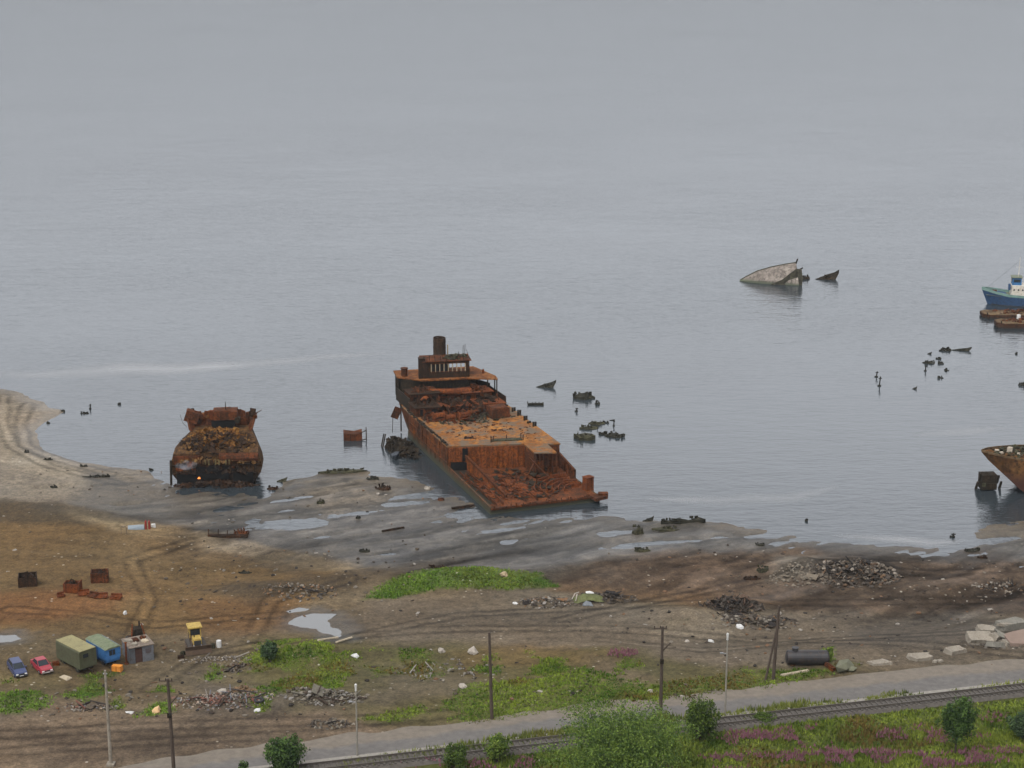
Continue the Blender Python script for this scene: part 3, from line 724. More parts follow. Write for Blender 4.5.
    for a, b in [((.3, 10.5, 1.2), (4.0, 14.2, 4.0)), ((2.6, 14, 4.2), (5.2, 10.2, 1.2)), ((-1, 11, 1.2), (-1, 11, 2.9)), ((1.6, 8, 1.2), (1.6, 8, 3.0)), ((-4.4, 12, 1.5), (-1.5, 13.5, 1.7)), ((-4, 10, 1.4), (1, 9.4, 1.6))]:
        q = MB(); q.beam(a, b, .16, .16); q.build('loose_bar', M_brown, t)
    # bulkhead across the break, ribbed
    ang = math.atan2(18.7 - 22.1, 3.6 + 9.45)
    bk = MB(); bk.wallp((-9.35, 21.98), (3.6, 18.58), 1.05, 4.98, .1)
    d = Vector((13.05, -3.4)).normalized(); nn = Vector((d.y, -d.x))
    for i in range(15):
        p = Vector((-9.2, 21.9)) + d * (i * .92)
        bk.beam((p.x + nn.x * .16, p.y + nn.y * .16, 1.05), (p.x + nn.x * .16, p.y + nn.y * .16, 4.9), .07, .2)
    bk.build('bulkhead', M_wall, t)
    dr = MB(); p = Vector((-9.2, 21.9)) + d * 2.7 + nn * .2; dr.box((p.x, p.y, 3.7), (.95, .25, 2.3), rz=ang); dr.build('doorway', M_void, t)
    dr = MB(); p = Vector((-9.2, 21.9)) + d * 1.7 + nn * .45; dr.box((p.x, p.y, 1.75), (3.0, .7, 1.3), rz=ang); dr.build('dark_recess', M_void, t)  # black box painted as the shaded recess at the bulkhead foot
    # right corner block under the tongue of deck
    rc = MB(); rc.wallp((3.6, 18.5), (3.45, 13.6), 1.05, 4.9, .14); rc.wallp((9.3, 16.7), (3.6, 18.3), 1.05, 4.9, .1)
    rc.wallp((3.5, 13.9), (5.0, 13.4), 1.05, 3.6, .12)
    for k in range(6): x = 3.6 + k * .68; rc.beam((x, 13.5 - k * .24, 1.05), (x, 13.5 - k * .24, 4.9), .13, .22)
    rc.build('corner_bulkhead', M_brown, t)
    # right stub walls
    sw = MB(); sw.prism([(9.15, 9.6), (9.5, 9.6), (9.5, 16.9), (9.15, 16.9)], 1.0, [2.6, 2.6, 3.6, 3.6])
    for y in (9.7, 11.2, 12.7, 14.2, 15.7): sw.beam((9.05, y, 1.0), (9.05, y, 2.7), .25, .12)
    sw.box((8.9, 9.6, 1.75), (.9, .15, 1.6)); sw.build('stub_wall', M_brown, t)
    po = MB(); po.box((9.05, 3.3, 2.05), (1.5, 1.3, 2.6), rz=.25, taper=.96); po.box((9.05, 3.3, 3.32), (1.6, 1.4, .12), rz=.25); po.build('cut_stanchion', M_red, t)
    # main deck
    dk = MB(); dk.prism([(-9.55, 22.2), (3.5, 18.9), (3.3, 13.4), (7.0, 12.2), (7.3, 17.2), (9.55, 16.7), (9.5, 44), (9.2, 49), (-9.2, 50), (-9.45, 44)], 5.0, 5.22)
    deck = dk.build('main_deck', M_deck, t)
    for y in np.arange(23, 46, 1.1):
        gw = MB(); gw.box((-9.3 + rnd.uniform(-.1, .1), y, 5.22 + .12), (rnd.uniform(.2, .6), rnd.uniform(.4, 1.0), rnd.uniform(.15, .5)), rz=rnd.uniform(-.3, .3)); gw.build('torn_gunwale', M_soot_shade, deck)
    for x, y, s in [(9.0, 35.2, 1.1), (9.0, 32.0, .85), (9.1, 27.8, .9), (8.9, 30.0, .4), (9.0, 38, .8)]:
        b = MB(); b.tube((x - .25, y, 5.2), (x - .25, y, 5.2 + s), .2, .2); b.tube((x + .25, y + .2, 5.2), (x + .25, y + .2, 5.2 + s * .9), .2, .2); b.build('bollard', M_soot_shade, deck)
    hc = MB(); hc.prism([(-1.4, 21.9), (4.0, 20.8), (4.2, 22.0), (-1.0, 23.1)], 5.22, 5.40)
    hc.build('hatch_coaming', M_debp, deck)
    for x, y, hh in [(-1.6, 21.6, 1.2), (-.9, 22.2, 1.0), (1.6, 22.4, .9), (4.0, 21.6, 1.1), (4.2, 21.0, 1.0)]:
        b = MB(); b.beam((x, y, 5.2), (x, y, 5.2 + hh), .14, .14); b.build('stanchion', M_brown, deck)
    ho = MB(); ho.prism([(-5.3, 25.2), (-3.4, 24.8), (-3.5, 25.9), (-5.0, 26.1)], 5.22, 5.25); ho.build('deck_opening', M_void, deck)
    ds = MB(); scrap(ds, (-1, 29, 5.22), (6, 5, .15), 60, .15, ('plate', 'bar', 'chunk'), .15, .7); scrap(ds, (6, 26, 5.22), (2.5, 6, .12), 26, .15, ('plate', 'bar', 'chunk'), .15, .5)
    o = ds.build('deck_litter', M_brown, deck); o['kind'] = 'stuff'
    # deckhouse remains and winches between deck and bridge
    bx = MB(); bx.box((5.2, 36.3, 6.1), (3.6, 3.2, 1.8), rz=.05, taper=.93); bx.box((5.2, 36.3, 7.05), (3.0, 2.6, .14)); bx.build('deck_box', M_brown, t)
    for x, y, s, m in [(-5.8, 37.5, 1.5, M_red), (-3.8, 36.6, 1.2, M_red), (-1.4, 36.2, 1.5, M_red), (.8, 37.4, 1.3, M_brown), (-6.6, 41, 1.6, M_brown), (2.4, 38.6, 1.4, M_brown)]:
        w = MB(); w.tube((x - s * .7, y, 5.2 + s * .55), (x + s * .7, y + .2, 5.2 + s * .55), s * .42, s * .42, 10)
        w.tube((x - s * .75, y, 5.2 + s * .55), (x - s * .65, y, 5.2 + s * .55), s * .6, s * .6, 10); w.tube((x + s * .65, y + .2, 5.2 + s * .55), (x + s * .75, y + .2, 5.2 + s * .55), s * .6, s * .6, 10)
        w.box((x, y, 5.2 + s * .15), (s * 1.3, s * .9, s * .3)); w.build('winch', m, t)
    ball = MB(); ball.rock((-6.2, 44.2, 7.5), (1.9, 1.6, 1.7), 5); ball.build('boiler_drum', M_red, t)
    scr = MB(); scrap(scr, (-.5, 40.5, 5.2), (8.4, 5.2, 2.0), 230, 1.3, ('plate', 'bar', 'bar', 'plate'), .3, 1.6); scrap(scr, (-1, 46, 5.2), (7.5, 3.6, 2.4), 130, 1.4, ('plate', 'bar', 'bar'), .3, 1.6)
    scrap(scr, (-7, 44, 5.2), (2.2, 4, 2.0), 50, 1.3, ('plate', 'bar'), .5, 1.6); scrap(scr, (6.4, 42, 5.2), (2.5, 5, 1.8), 50, 1.3, ('plate', 'bar'), .4, 1.5)
    o = scr.build('wreck_scrap', M_dark, t); o['kind'] = 'stuff'
    scr = MB(); scrap(scr, (-1.5, 38.5, 5.2), (7.4, 4.5, 1.4), 90, 1.2, ('plate', 'bar', 'bar'), .3, 1.5); o = scr.build('wreck_scrap', M_red, t); o['kind'] = 'stuff'
    scr = MB(); scrap(scr, (1, 36, 5.2), (7.6, 3.5, .8), 120, .9, ('plate', 'bar', 'bar'), .2, .9); o = scr.build('wreck_scrap', M_debp, t); o['kind'] = 'stuff'
    for x, y, hh in [(-8.4, 41.5, 3.4), (-7.8, 43, 2.6), (-6.9, 42.2, 3.0), (-5.2, 43.4, 2.2), (4.6, 43.2, 3.2), (5.6, 42.2, 2.6), (3.2, 44.2, 3.0), (7.4, 42.6, 2.4), (-3.2, 44.8, 2.4)]:
        q = MB(); q.box((x, y, 5.2 + hh / 2), (rnd.uniform(.3, .7), .12, hh), rz=rnd.uniform(-.6, .6)); q.build('upright_plate', rnd.choice([M_brown, M_dark, M_red]), t)
    for x0, x1, y0, y1, hh in [(-8.4, -3.2, 45.6, 49.6, 2.9), (-3.2, 1.6, 46.8, 49.0, 1.5), (1.6, 6.8, 44.3, 48.0, 2.5), (-9.0, -4.8, 40.6, 44.8, 1.7), (-3.6, 1.4, 41.0, 44.2, 1.2), (2.6, 7.4, 39.6, 43.4, 1.5)]:
        q = MB(); q.prism([(x0, y0 + .3), (x1, y0 - .5), (x1, y1), (x0, y1)], 5.2, 5.2 + hh); mhs = q.build('mid_house', M_brown, t)
        q = MB(); q.prism([(x0 - .4, y0 - .1), (x1 + .4, y0 - .9), (x1 + .3, y1), (x0 - .3, y1)], 5.2 + hh, 5.35 + hh); q.build('house_top', M_dark if x0 < -8 else M_red, mhs)
        k = int((x1 - x0) / 1.5)
        for i in range(k):
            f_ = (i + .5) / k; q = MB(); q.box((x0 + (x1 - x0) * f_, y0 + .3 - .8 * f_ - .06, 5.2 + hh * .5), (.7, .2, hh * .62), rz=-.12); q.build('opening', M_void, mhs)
        sq = MB(); scrap(sq, ((x0 + x1) / 2, (y0 + y1) / 2, 5.35 + hh), ((x1 - x0) * .45, (y1 - y0) * .45, .7), 34, 1.2, ('plate', 'bar', 'plate'), .3, 1.2); o = sq.build('roof_scrap', rnd.choice([M_dark, M_brown]), mhs); o['kind'] = 'stuff'
    # superstructure
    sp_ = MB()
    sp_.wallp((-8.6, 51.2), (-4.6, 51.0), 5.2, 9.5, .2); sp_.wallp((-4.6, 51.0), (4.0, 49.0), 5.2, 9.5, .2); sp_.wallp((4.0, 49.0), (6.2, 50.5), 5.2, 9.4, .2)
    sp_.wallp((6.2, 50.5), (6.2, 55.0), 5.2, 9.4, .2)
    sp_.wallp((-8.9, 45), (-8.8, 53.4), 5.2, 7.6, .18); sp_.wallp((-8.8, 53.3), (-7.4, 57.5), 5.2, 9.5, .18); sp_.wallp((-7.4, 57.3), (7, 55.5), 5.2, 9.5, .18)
    sp_.build('lower_house', M_soot_shade, t)  # colour holds real soot plus the shade under the bridge deck overhang
    wg = MB(); wg.wallp((9.1, 42.5), (8.9, 50.5), 5.2, 6.9, .18); wg.wallp((8.9, 50.5), (7, 55.5), 5.2, 7.4, .18); wg.build('side_bulwark', M_dark, t)
    for x, y in [(-4.3, 50.8), (.6, 49.7), (3.7, 48.9)]:
        q = MB(); q.box((x, y - .15, 6.8), (.9, .1, 2.0), rz=-.23); q.build('doorway', M_void, t)
    bd = MB(); bd.prism([(-8.7, 53.3), (-4.9, 49.3), (3.9, 47.6), (8.6, 45.3), (9.0, 47.5), (7.4, 55.5), (-7.9, 58.0)], 9.38, 9.6)
    bd.build('bridge_deck', rusty('bridge_deck_rust', [L(86, 52, 36), L(150, 90, 54), L(176, 120, 78)], .4, streak=False), t)
    for x, y in [(8.5, 45.6), (8.9, 47.8), (7.0, 46.5), (-8.5, 53.2), (-7.6, 52.3), (-8.0, 56.2)]:
        q = MB(); q.beam((x, y, 5.3), (x, y, 9.4), .18, .18); q.build('wing_post', M_soot_shade, t)
    tk = MB(); tk.tube((-4.3, 47.1, 7.9), (3.3, 45.2, 7.7), .62, .62, 12); tk.build('horizontal_tank', M_red, t)
    for x_, y_ in ((-3.2, 46.9), (2.2, 45.5)):
        ts = MB(); ts.box((x_, y_, 6.5), (.5, .8, 2.2)); ts.build('tank_cradle', M_dark, t)
    # wheelhouse
    FL, FR, BR, BL = Vector((-4.3, 50.6)), Vector((4.1, 48.7)), Vector((5.0, 52.8)), Vector((-3.4, 54.7))
    wh = MB(); wh.wallp(FL, FR, 9.6, 10.75, .16); wh.wallp(FL, FR, 12.35, 12.75, .16)
    wh.wallp(FR, BR, 9.6, 12.75, .16); wh.wallp(FL, BL, 9.6, 12.75, .16); wh.wallp(BL, BL.lerp(BR, .62), 9.6, 12.75, .16)
    wh.wallp(FL, FL.lerp(FR, .16), 10.7, 12.4, .16); wh.wallp(FL.lerp(FR, .92), FR, 10.7, 12.4, .16)
    hb = wh.build('wheelhouse', M_dark, t)
    d2 = (FR - FL).normalized(); a2 = math.atan2(d2.y, d2.x)
    for i in range(9):
        p = FL.lerp(FR, .17 + .093 * i); q = MB(); q.box((p.x, p.y - .06, 11.55), (.16, .2, 1.7), rz=a2); q.build('window_mullion', M_cream, hb)
    for i in range(4):
        p = FL.lerp(FR, .2165 + .093 * i); q = MB(); q.box((p.x, p.y + .5, 11.55), (.6, .05, 1.5), rz=a2); q.build('window', M_glass, hb)
    sl = MB(); p = FL.lerp(FR, .54); sl.box((p.x, p.y - .08, 10.78), (6.6, .2, .1), rz=a2); sl.box((p.x, p.y - .08, 12.38), (6.6, .2, .12), rz=a2); sl.build('window_sill', M_brown, hb)
    rf = MB(); o_ = 0.35
    rf.prism([(FL.x - o_, FL.y - .3), (FR.x + o_, FR.y - .4), (BR.x + o_, BR.y + .2), (BL.x - o_, BL.y + .2)], 12.75, 12.92); rf.build('wheelhouse_roof', M_brown, hb)
    for i in range(9):
        p = FL.lerp(FR, i / 8); q = MB(); hh = rnd.uniform(.6, 1.2); q.beam((p.x, p.y - .1, 12.9), (p.x + rnd.uniform(-.1, .1), p.y - .1, 12.9 + hh), .07, .07); q.build('railing_post', M_soot_shade, hb)
    rl = MB(); rl.beam((FL.x, FL.y - .1, 13.7), (FL.lerp(FR, .6).x, FL.lerp(FR, .6).y - .1, 13.6), .06, .06); rl.build('railing', M_soot_shade, hb); rl = MB(); rl.beam((FR.x, FR.y - .1, 13.5), (BR.x, BR.y, 13.8), .06, .06); rl.build('railing', M_soot_shade, hb)
    cl = MB(); scrap(cl, (2.2, 51.2, 12.9), (2.4, 1.4, .7), 40, .8, ('box', 'chunk', 'bar'), .3, .9); o = cl.build('roof_scrap', M_debp, hb); o['kind'] = 'stuff'
    for x, y, hh in [(3.4, 50.2, 2.6), (4.4, 52.0, 2.2), (-.3, 51.4, 2.0)]:
        q = MB(); q.beam((x, y, 12.9), (x + .1, y, 12.9 + hh), .08, .08); q.build('aerial', M_soot_shade, hb)
    vn = MB(); vn.box((-4.5, 51.0, 11.5), (1.2, 1.2, 3.8), rz=a2); vn.box((-4.5, 51.0, 13.45), (1.35, 1.35, .12), rz=a2); vn.build('vent_trunk', M_dark, t)
    vn = MB(); vn.tube((-7.1, 53.6, 9.6), (-7.1, 53.6, 11.0), .62, .62, 10); vn.tube((-7.1, 53.6, 11), (-7.1, 53.6, 11.15), .75, .75, 10); vn.build('ventilator', M_brown, t)
    vn = MB(); vn.tube((7.4, 50.0, 9.6), (7.4, 50.0, 10.4), .25, .2, 8); vn.build('ventilator', M_red, t)
    # funnel
    fn = MB(); n = 20
    def ring(r, z): return [(.55 + r * 1.0 * math.cos(6.2832 * i / n), 55.4 + r * 1.25 * math.sin(6.2832 * i / n), z) for i in range(n)]
    fn.loft([ring(1.2, 5.3), ring(1.18, 12), ring(1.15, 15.9), ring(1.05, 15.9), ring(1.05, 13.5)], cap=False)
    fn.add(ring(1.04, 13.7), [tuple(range(n))])
    fu = fn.build('funnel', rusty('funnel_rust', [L(52, 42, 40), L(80, 58, 50), L(98, 70, 58)], .6), t)
    fb = MB()
    for z in (15.1, 13.9): fb.loft([ring(1.2, z), ring(1.2, z + .12), ring(1.14, z + .12)], cap=False)
    fb.build('funnel_band', M_soot_shade, fu)
    q = MB(); q.tube((1.9, 54.6, 9.6), (1.9, 54.6, 14.6), .13, .13, 6); q.build('steam_pipe', M_cream, fu)
    # plate and pole hanging over the left side aft
    hp = MB(); hp.beam((-9.35, 49, 5.6), (-9.3, 49.2, .2), .25, .25); hp.build('hanging_pole', M_soot_shade, t)
    hp = MB(); hp.box((-10.3, 48.8, 4.0), (1.5, .1, 2.2), rot=Matrix.Rotation(.45, 3, 'Y')); hp.build('hanging_plate', M_brown, t)
    hp = MB(); hp.tube((-11.0, 48.8, 3.2), (-11.2, 48.6, .3), .06, .06, 5); hp.build('hanging_wire', M_soot_shade, t)
    return t
big_wreck()

# ------------------------------------------------------------------ burnt wreck on the left
def left_wreck():
    c = wat(217, 484); t = thing('wrecked_hull', 'short burnt rusty hull end with torn upper works, smouldering at the sandy shore', 'shipwreck', (c.x, c.y, 0), R(3.5))
    # stations: y, half width low, bulge, deck; heights
    st = [(0, 6.4, 7.8, 7.2, 5.6), (3, 6.5, 7.9, 7.1, 5.9), (7, 6.0, 7.4, 6.3, 6.1), (11, 5.2, 6.6, 5.3, 6.3), (14, 3.8, 5.6, 5.0, 6.6), (17, 1.8, 3.4, 3.6, 6.8), (19.5, .3, .8, 1.2, 7.0)]
    hm = MB()
    def sec(y, a, b, d, z, dx=0): return [(-d, y, z), (-b, y, z * .58), (-b * .97, y, z * .35), (-a, y, .3), (-a * .9, y, -1.5), (a * .9, y, -1.5), (a, y, .3), (b * .97, y, z * .35), (b, y, z * .58), (d, y, z)]
    hm.loft([sec(*q) for q in st]); hull = hm.build('hull', M_wl, t)
    # the cut face: decks, frames and black boxes painted as dark hollows
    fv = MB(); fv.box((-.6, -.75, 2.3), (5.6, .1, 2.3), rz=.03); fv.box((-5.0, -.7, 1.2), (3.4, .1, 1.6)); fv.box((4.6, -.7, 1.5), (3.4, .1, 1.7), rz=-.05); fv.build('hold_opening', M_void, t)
    fs = MB()
    for z, w in ((.6, 13), (2.0, 14.6), (3.5, 15.2)): fs.box((0, -.2, z), (w, .5, .18))
    for x in np.arange(-6.6, 6.8, 1.1): fs.box((x, -.16, 1.9 + rnd.uniform(-.3, .3)), (.13, .3, 3.1))
    fs.build('cut_frame', M_dark, t)
    for i in range(9):
        q = MB(); q.box((-2.3 + .58 * i, -.95, 4.25), (.24, .12, 1.1 + rnd.uniform(-.3, .1))); q.build('frame_rib', rusty('pale_rib', [L(100, 84, 66), L(150, 130, 100), L(170, 150, 120)], 1.2) if i % 3 else M_dark, t)
    q = MB(); q.tube((.6, -.3, 4.9), (7.2, -.1, 4.8), .8, .75, 10); q.build('crumpled_tank', M_brown, t)
    q = MB(); q.box((-4.9, -.2, 4.5), (4.6, .3, 1.5), rz=.02); q.build('torn_plating', M_brown, t)
    q = MB(); q.box((-4.6, -.4, 2.9), (4.4, .3, .5)); q.build('torn_plating', M_red, t)
    q = MB(); q.beam((-7.6, -.6, 4.6), (-7.7, -.8, .2), .3, .3); q.build('bent_post', M_soot_shade, t)
    # deck clutter
    s = MB(); scrap(s, (-.2, 7, 5.9), (5.6, 5.6, 1.7), 380, 1.2, ('plate', 'plate', 'bar'), .2, .9)
    o = s.build('burnt_scrap', rusty('ochre_scrap', [L(92, 56, 34), L(160, 104, 54), L(206, 164, 104)], 2.5, streak=False), t); o['kind'] = 'stuff'
    s = MB(); scrap(s, (0, 5, 5.8), (6.6, 6.0, 1.6), 380, 1.1, ('plate', 'plate', 'bar', 'box'), .2, .9); scrap(s, (0, -.5, 2.2), (6.6, .4, 1.9), 170, 1.3, ('plate', 'box', 'bar'), .2, .9)
    scrap(s, (0, -1.0, 0), (7.2, 1.3, 1.0), 220, .9, ('plate', 'bar', 'plate', 'box'), .2, .9)
    o = s.build('burnt_scrap', M_dark, t); o['kind'] = 'stuff'
    s = MB(); scrap(s, (-4, 3.2, 5.4), (3, 3, 1.1), 130, .9, ('plate', 'box', 'bar'), .2, .7); scrap(s, (4.6, 4, 5.6), (2.2, 4, .9), 130, .9, ('plate', 'box', 'bar'), .2, .7); scrap(s, (0, -.5, 4.0), (6.8, .4, 1.2), 110, 1.3, ('plate', 'box', 'bar'), .2, .8)
    o = s.build('burnt_scrap', rusty('tan_scrap', [L(70, 50, 38), L(136, 96, 62), L(184, 140, 94)], 1.6, streak=False), t); o['kind'] = 'stuff'
    # flared raised end with torn horns
    fc = MB()
    for sx_ in (-1, 1):
        p = [(5.2, 10.5), (4.8, 13), (4.2, 15.5), (3.4, 17.5)]
        q = [(5.6, 10.8), (6.3, 13), (5.6, 15.4), (4.2, 18)]
        za, zb = [6.2, 6.4, 6.5, 6.7], [6.5, 8.7, 8.3, 7.6]
        vs = [(sx_ * x, y, za[i]) for i, (x, y) in enumerate(p)] + [(sx_ * x, y, zb[i]) for i, (x, y) in enumerate(q)]
        vs += [(v[0] - sx_ * .2, v[1] - .1, v[2]) for v in vs]
        fs_ = [(i, i + 1, 5 + i, 4 + i) for i in range(3)] + [(8 + i, 12 + i, 13 + i, 9 + i) for i in range(3)] + [(4 + i, 5 + i, 13 + i, 12 + i) for i in range(3)] + [(0, 4, 12, 8)]
        fc = MB(); fc.add(vs, fs_); fc.build('flared_bulwark', M_brown, t)
    q = MB(); q.prism([(-4.7, 13.2), (4.8, 13.2), (4.2, 16), (2.5, 18.4), (-2.5, 18.4), (-4.2, 16)], 6.4, 7.9); q.build('raised_deck', M_brown, t)
    q = MB(); q.add([(5.6, 13.2, 8.5), (7.2, 13.0, 9.3), (6.2, 14.2, 8.4), (5.3, 13.4, 6.8), (5.6, 13.5, 8.5), (7.15, 13.3, 9.3), (6.2, 14.5, 8.4), (5.3, 13.7, 6.8)], [(0, 1, 2, 3), (7, 6, 5, 4), (0, 4, 5, 1), (1, 5, 6, 2), (2, 6, 7, 3), (3, 7, 4, 0)]); q.build('torn_horn', M_brown, t)
    q = MB(); q.box((-5.2, 13.2, 8.3), (2.4, 1.6, 2.0), rot=Matrix.Rotation(.35, 3, 'Y')); q.build('torn_horn', M_brown, t)
    q = MB(); q.box((-2.9, 14.4, 8.1), (3.0, 2.0, .5), rz=.1); q.build('crumpled_tank', rusty('ochre_scrap', []), t)
    hs_ = MB(); hs_.box((.7, 13.4, 8.2), (4.6, 3.2, 2.3), taper=.93, rz=.05); hs_.box((.2, 13.3, 9.35), (3.0, 2.6, .3), rz=.1); hs = hs_.build('winch_house', M_brown, t)
    q = MB(); q.box((.4, 11.75, 7.2), (4.2, .2, 1.4)); q.build('doorway', M_void, hs)
    q = MB(); q.tube((2.9, 11.6, 7.9), (2.9, 12.8, 7.9), .55, .55, 10); q.build('vent_ring', M_soot_shade, hs)
    q = MB(); q.tube((.8, 13.2, 9.5), (.75, 13.2, 10.9), .1, .05, 6); q.build('mast_stump', M_soot_shade, hs)
    q = MB(); q.path([(-6.0, 12, 6.6), (-6.8, 12.3, 7.4), (-7.2, 12.6, 8.8)], .04, 4); q.build('hanging_wire', M_soot_shade, t)
    for i in range(26):      # ragged plates standing along the broken upper edge
        x = -6.0 + 12.0 * i / 25; hh = rnd.uniform(.5, 1.7)
        q = MB(); q.box((x, 13.0 + rnd.uniform(-.8, 1.2), 8.0 + hh * .4), (rnd.uniform(.4, 1.1), .12, hh), rot=Matrix.Rotation(rnd.uniform(-.6, .6), 3, 'Z') @ Matrix.Rotation(rnd.uniform(-.4, .4), 3, 'Y')); q.build('torn_plate', rnd.choice([M_brown, M_red, M_dark, M_brown]), t)
    for i in range(22):      # torn plates on the cut face, some painted black as dark holes
        x = rnd.uniform(-6.6, 6.6); z = rnd.uniform(1.4, 4.9)
        q = MB(); q.box((x, -.3 - rnd.uniform(0, .3), z), (rnd.uniform(.4, 1.5), .1, rnd.uniform(.4, 1.3)), rot=Matrix.Rotation(rnd.uniform(-.5, .5), 3, 'X') @ Matrix.Rotation(rnd.uniform(-.5, .5), 3, 'Y')); q.build('torn_plate', rnd.choice([M_brown, M_void, M_void, M_red, M_dark]), t)
    # the fire still burning inside, and its thin smoke
    m, nt, b = new_mat('flame'); b.inputs['Emission Color'].default_value = (1, .32, .06, 1); b.inputs['Emission Strength'].default_value = 1.6; b.inputs['Base Color'].default_value = (.3, .05, .01, 1)
    q = MB()
    for k, (dx, hh, r) in enumerate([(0, .42, .13), (-.18, .22, .1), (.15, .28, .08)]):
        q.loft([[(dx + r * f_ * math.cos(a) + .05 * math.sin(z * 9 + k), r * f_ * math.sin(a), hh * z) for a in np.linspace(0, 5.3, 6)] for z, f_ in ((0, .7), (.25, 1), (.55, .7), (.8, .35), (1, .04))])
    p = t.location + Matrix.Rotation(R(3.5), 3, 'Z') @ Vector((-2.9, -.9, 1.3))
    o = q.build('fire', m, None, p); tag(o, 'small orange fire burning in the side of the left wreck', 'fire')
    m = bpy.data.materials.new('smoke_wisp'); m.use_nodes = True; nt = m.node_tree; nt.nodes.clear()
    out = nt.nodes.new('ShaderNodeOutputMaterial'); v = nt.nodes.new('ShaderNodeVolumePrincipled'); v.inputs['Color'].default_value = (.8, .86, .95, 1)
    tc = nt.nodes.new('ShaderNodeTexCoord').outputs['Object']; n1 = noise(nt, tc, .7, 3, .6)
    nt.links.new(ramp(nt, n1, [(.42, (0, 0, 0)), (.75, (.75, .75, .75))]), v.inputs['Density']); nt.links.new(v.outputs[0], out.inputs['Volume'])
    q = MB(); q.rock((0, 0, 0), (5.4, 1.6, 1.9), 4, rz=.0); p = t.location + Matrix.Rotation(R(3.5), 3, 'Z') @ Vector((-5.0, -1.6, 4.0))
    o = q.build('smoke', m, None, p); tag(o, 'thin bluish smoke drifting off the left wreck', None, kind='stuff')
left_wreck()
# ------------------------------------------------------------------ vehicles and huts in the yard
def frontdir(ax, ay, bx, by):
    """heading (rotation about z turning +Y to the direction a->b on the ground)"""
    a, b = at(ax, ay), at(bx, by); d = b - a
    return math.atan2(-d.x, d.y), a.lerp(b, .5)
M_lamp = plain('lamp_glass', (.7, .7, .66), .15, .05)
M_chrome = plain('dull_chrome', (.45, .45, .46), .3, .1, 2, metal=.8)
def car(label, px, py, rz, rgb, length=4.1, boxy=False):
    p = at(px, py); t = thing('parked_car', label, 'car', p, rz, 'cars parked beside the box trailer')
    mp = plain('car_paint_' + ('blue' if rgb[2] > rgb[0] else 'red'), rgb, .35, .12, 1.5, spec=.4, dirt=tuple(.5 * x + .03 for x in rgb))
    W = .82; Lh = length / 2
    def ring(y, zb, zt, w): return [(-w, y, zb), (-w * 1.02, y, (zb + zt) * .5), (-w * .93, y, zt), (w * .93, y, zt), (w * 1.02, y, (zb + zt) * .5), (w, y, zb)]
    b = MB(); b.loft([ring(-Lh, .42, .80, W * .9), ring(-Lh + .12, .28, .92, W), ring(-Lh + .8, .24, .94, W), ring(-.2, .22, .92, W), ring(Lh - 1.1, .24, .90, W), ring(Lh - .15, .28, .80, W * .96), ring(Lh, .38, .70, W * .88)])
    body = b.build('body', mp, t, smooth=False)
    rear = -Lh + (.35 if boxy else .75)
    g_ = MB(); lo = [(-W * .9, rear - .05, .92), (W * .9, rear - .05, .92), (W * .9, Lh - 1.15, .90), (-W * .9, Lh - 1.15, .90)]
    hi = [(-W * .72, rear + .35, 1.38), (W * .72, rear + .35, 1.38), (W * .72, Lh - 1.85, 1.38), (-W * .72, Lh - 1.85, 1.38)]
    g_.add(lo + hi, [(0, 1, 2, 3)[::-1], (4, 5, 6, 7), (0, 1, 5, 4), (1, 2, 6, 5), (2, 3, 7, 6), (3, 0, 4, 7)]); g_.build('window', M_glass, t)
    r = MB(); r.prism([(x * 1.03, y) for x, y, _ in hi], 1.385, 1.44)
    for a, c in zip(lo, hi): r.beam(a, c, .07, .07)
    r.build('roof', mp, t)
    for sx_ in (-1, 1):
        for y in (-Lh + .8, Lh - .8):
            w = MB(); w.tube((sx_ * (W - .16), y, .3), (sx_ * (W + .03), y, .3), .30, .30, 14); wo = w.build('wheel', M_tyre, t)
            w = MB(); w.tube((sx_ * (W + .031), y, .3), (sx_ * (W + .045), y, .3), .17, .17, 12); w.build('rim', M_chrome, wo)
        q = MB(); q.box((sx_ * .55, Lh - .03, .60), (.30, .10, .16)); q.build('headlight', M_lamp, t)
        q = MB(); q.box((sx_ * (W + .1), Lh - 1.3, .98), (.16, .1, .11)); q.build('mirror', mp, t)
    q = MB(); q.box((0, Lh + .02, .40), (1.5, .14, .13)); q.build('bumper', M_chrome if not boxy else plain('dark_trim', (.03, .03, .03), .6), t)
    q = MB(); q.box((0, Lh - .0, .60), (.75, .07, .12)); q.build('grille', plain('dark_trim', (.03, .03, .03), .6), t)
    q = MB(); q.box((0, Lh + .095, .42), (.5, .012, .11)); q.build('number_plate', M_white, t)
    return t
rzc, _ = frontdir(11, 664, 21, 678)
car('dark blue estate car parked on the dirt, leftmost of the two cars', 17.5, 672, rzc, L(52, 62, 98, .8), 4.5, True)
car('faded red saloon car parked between blue car and green box body', 42, 669.5, rzc + .10, L(150, 44, 56, .8), 4.1)

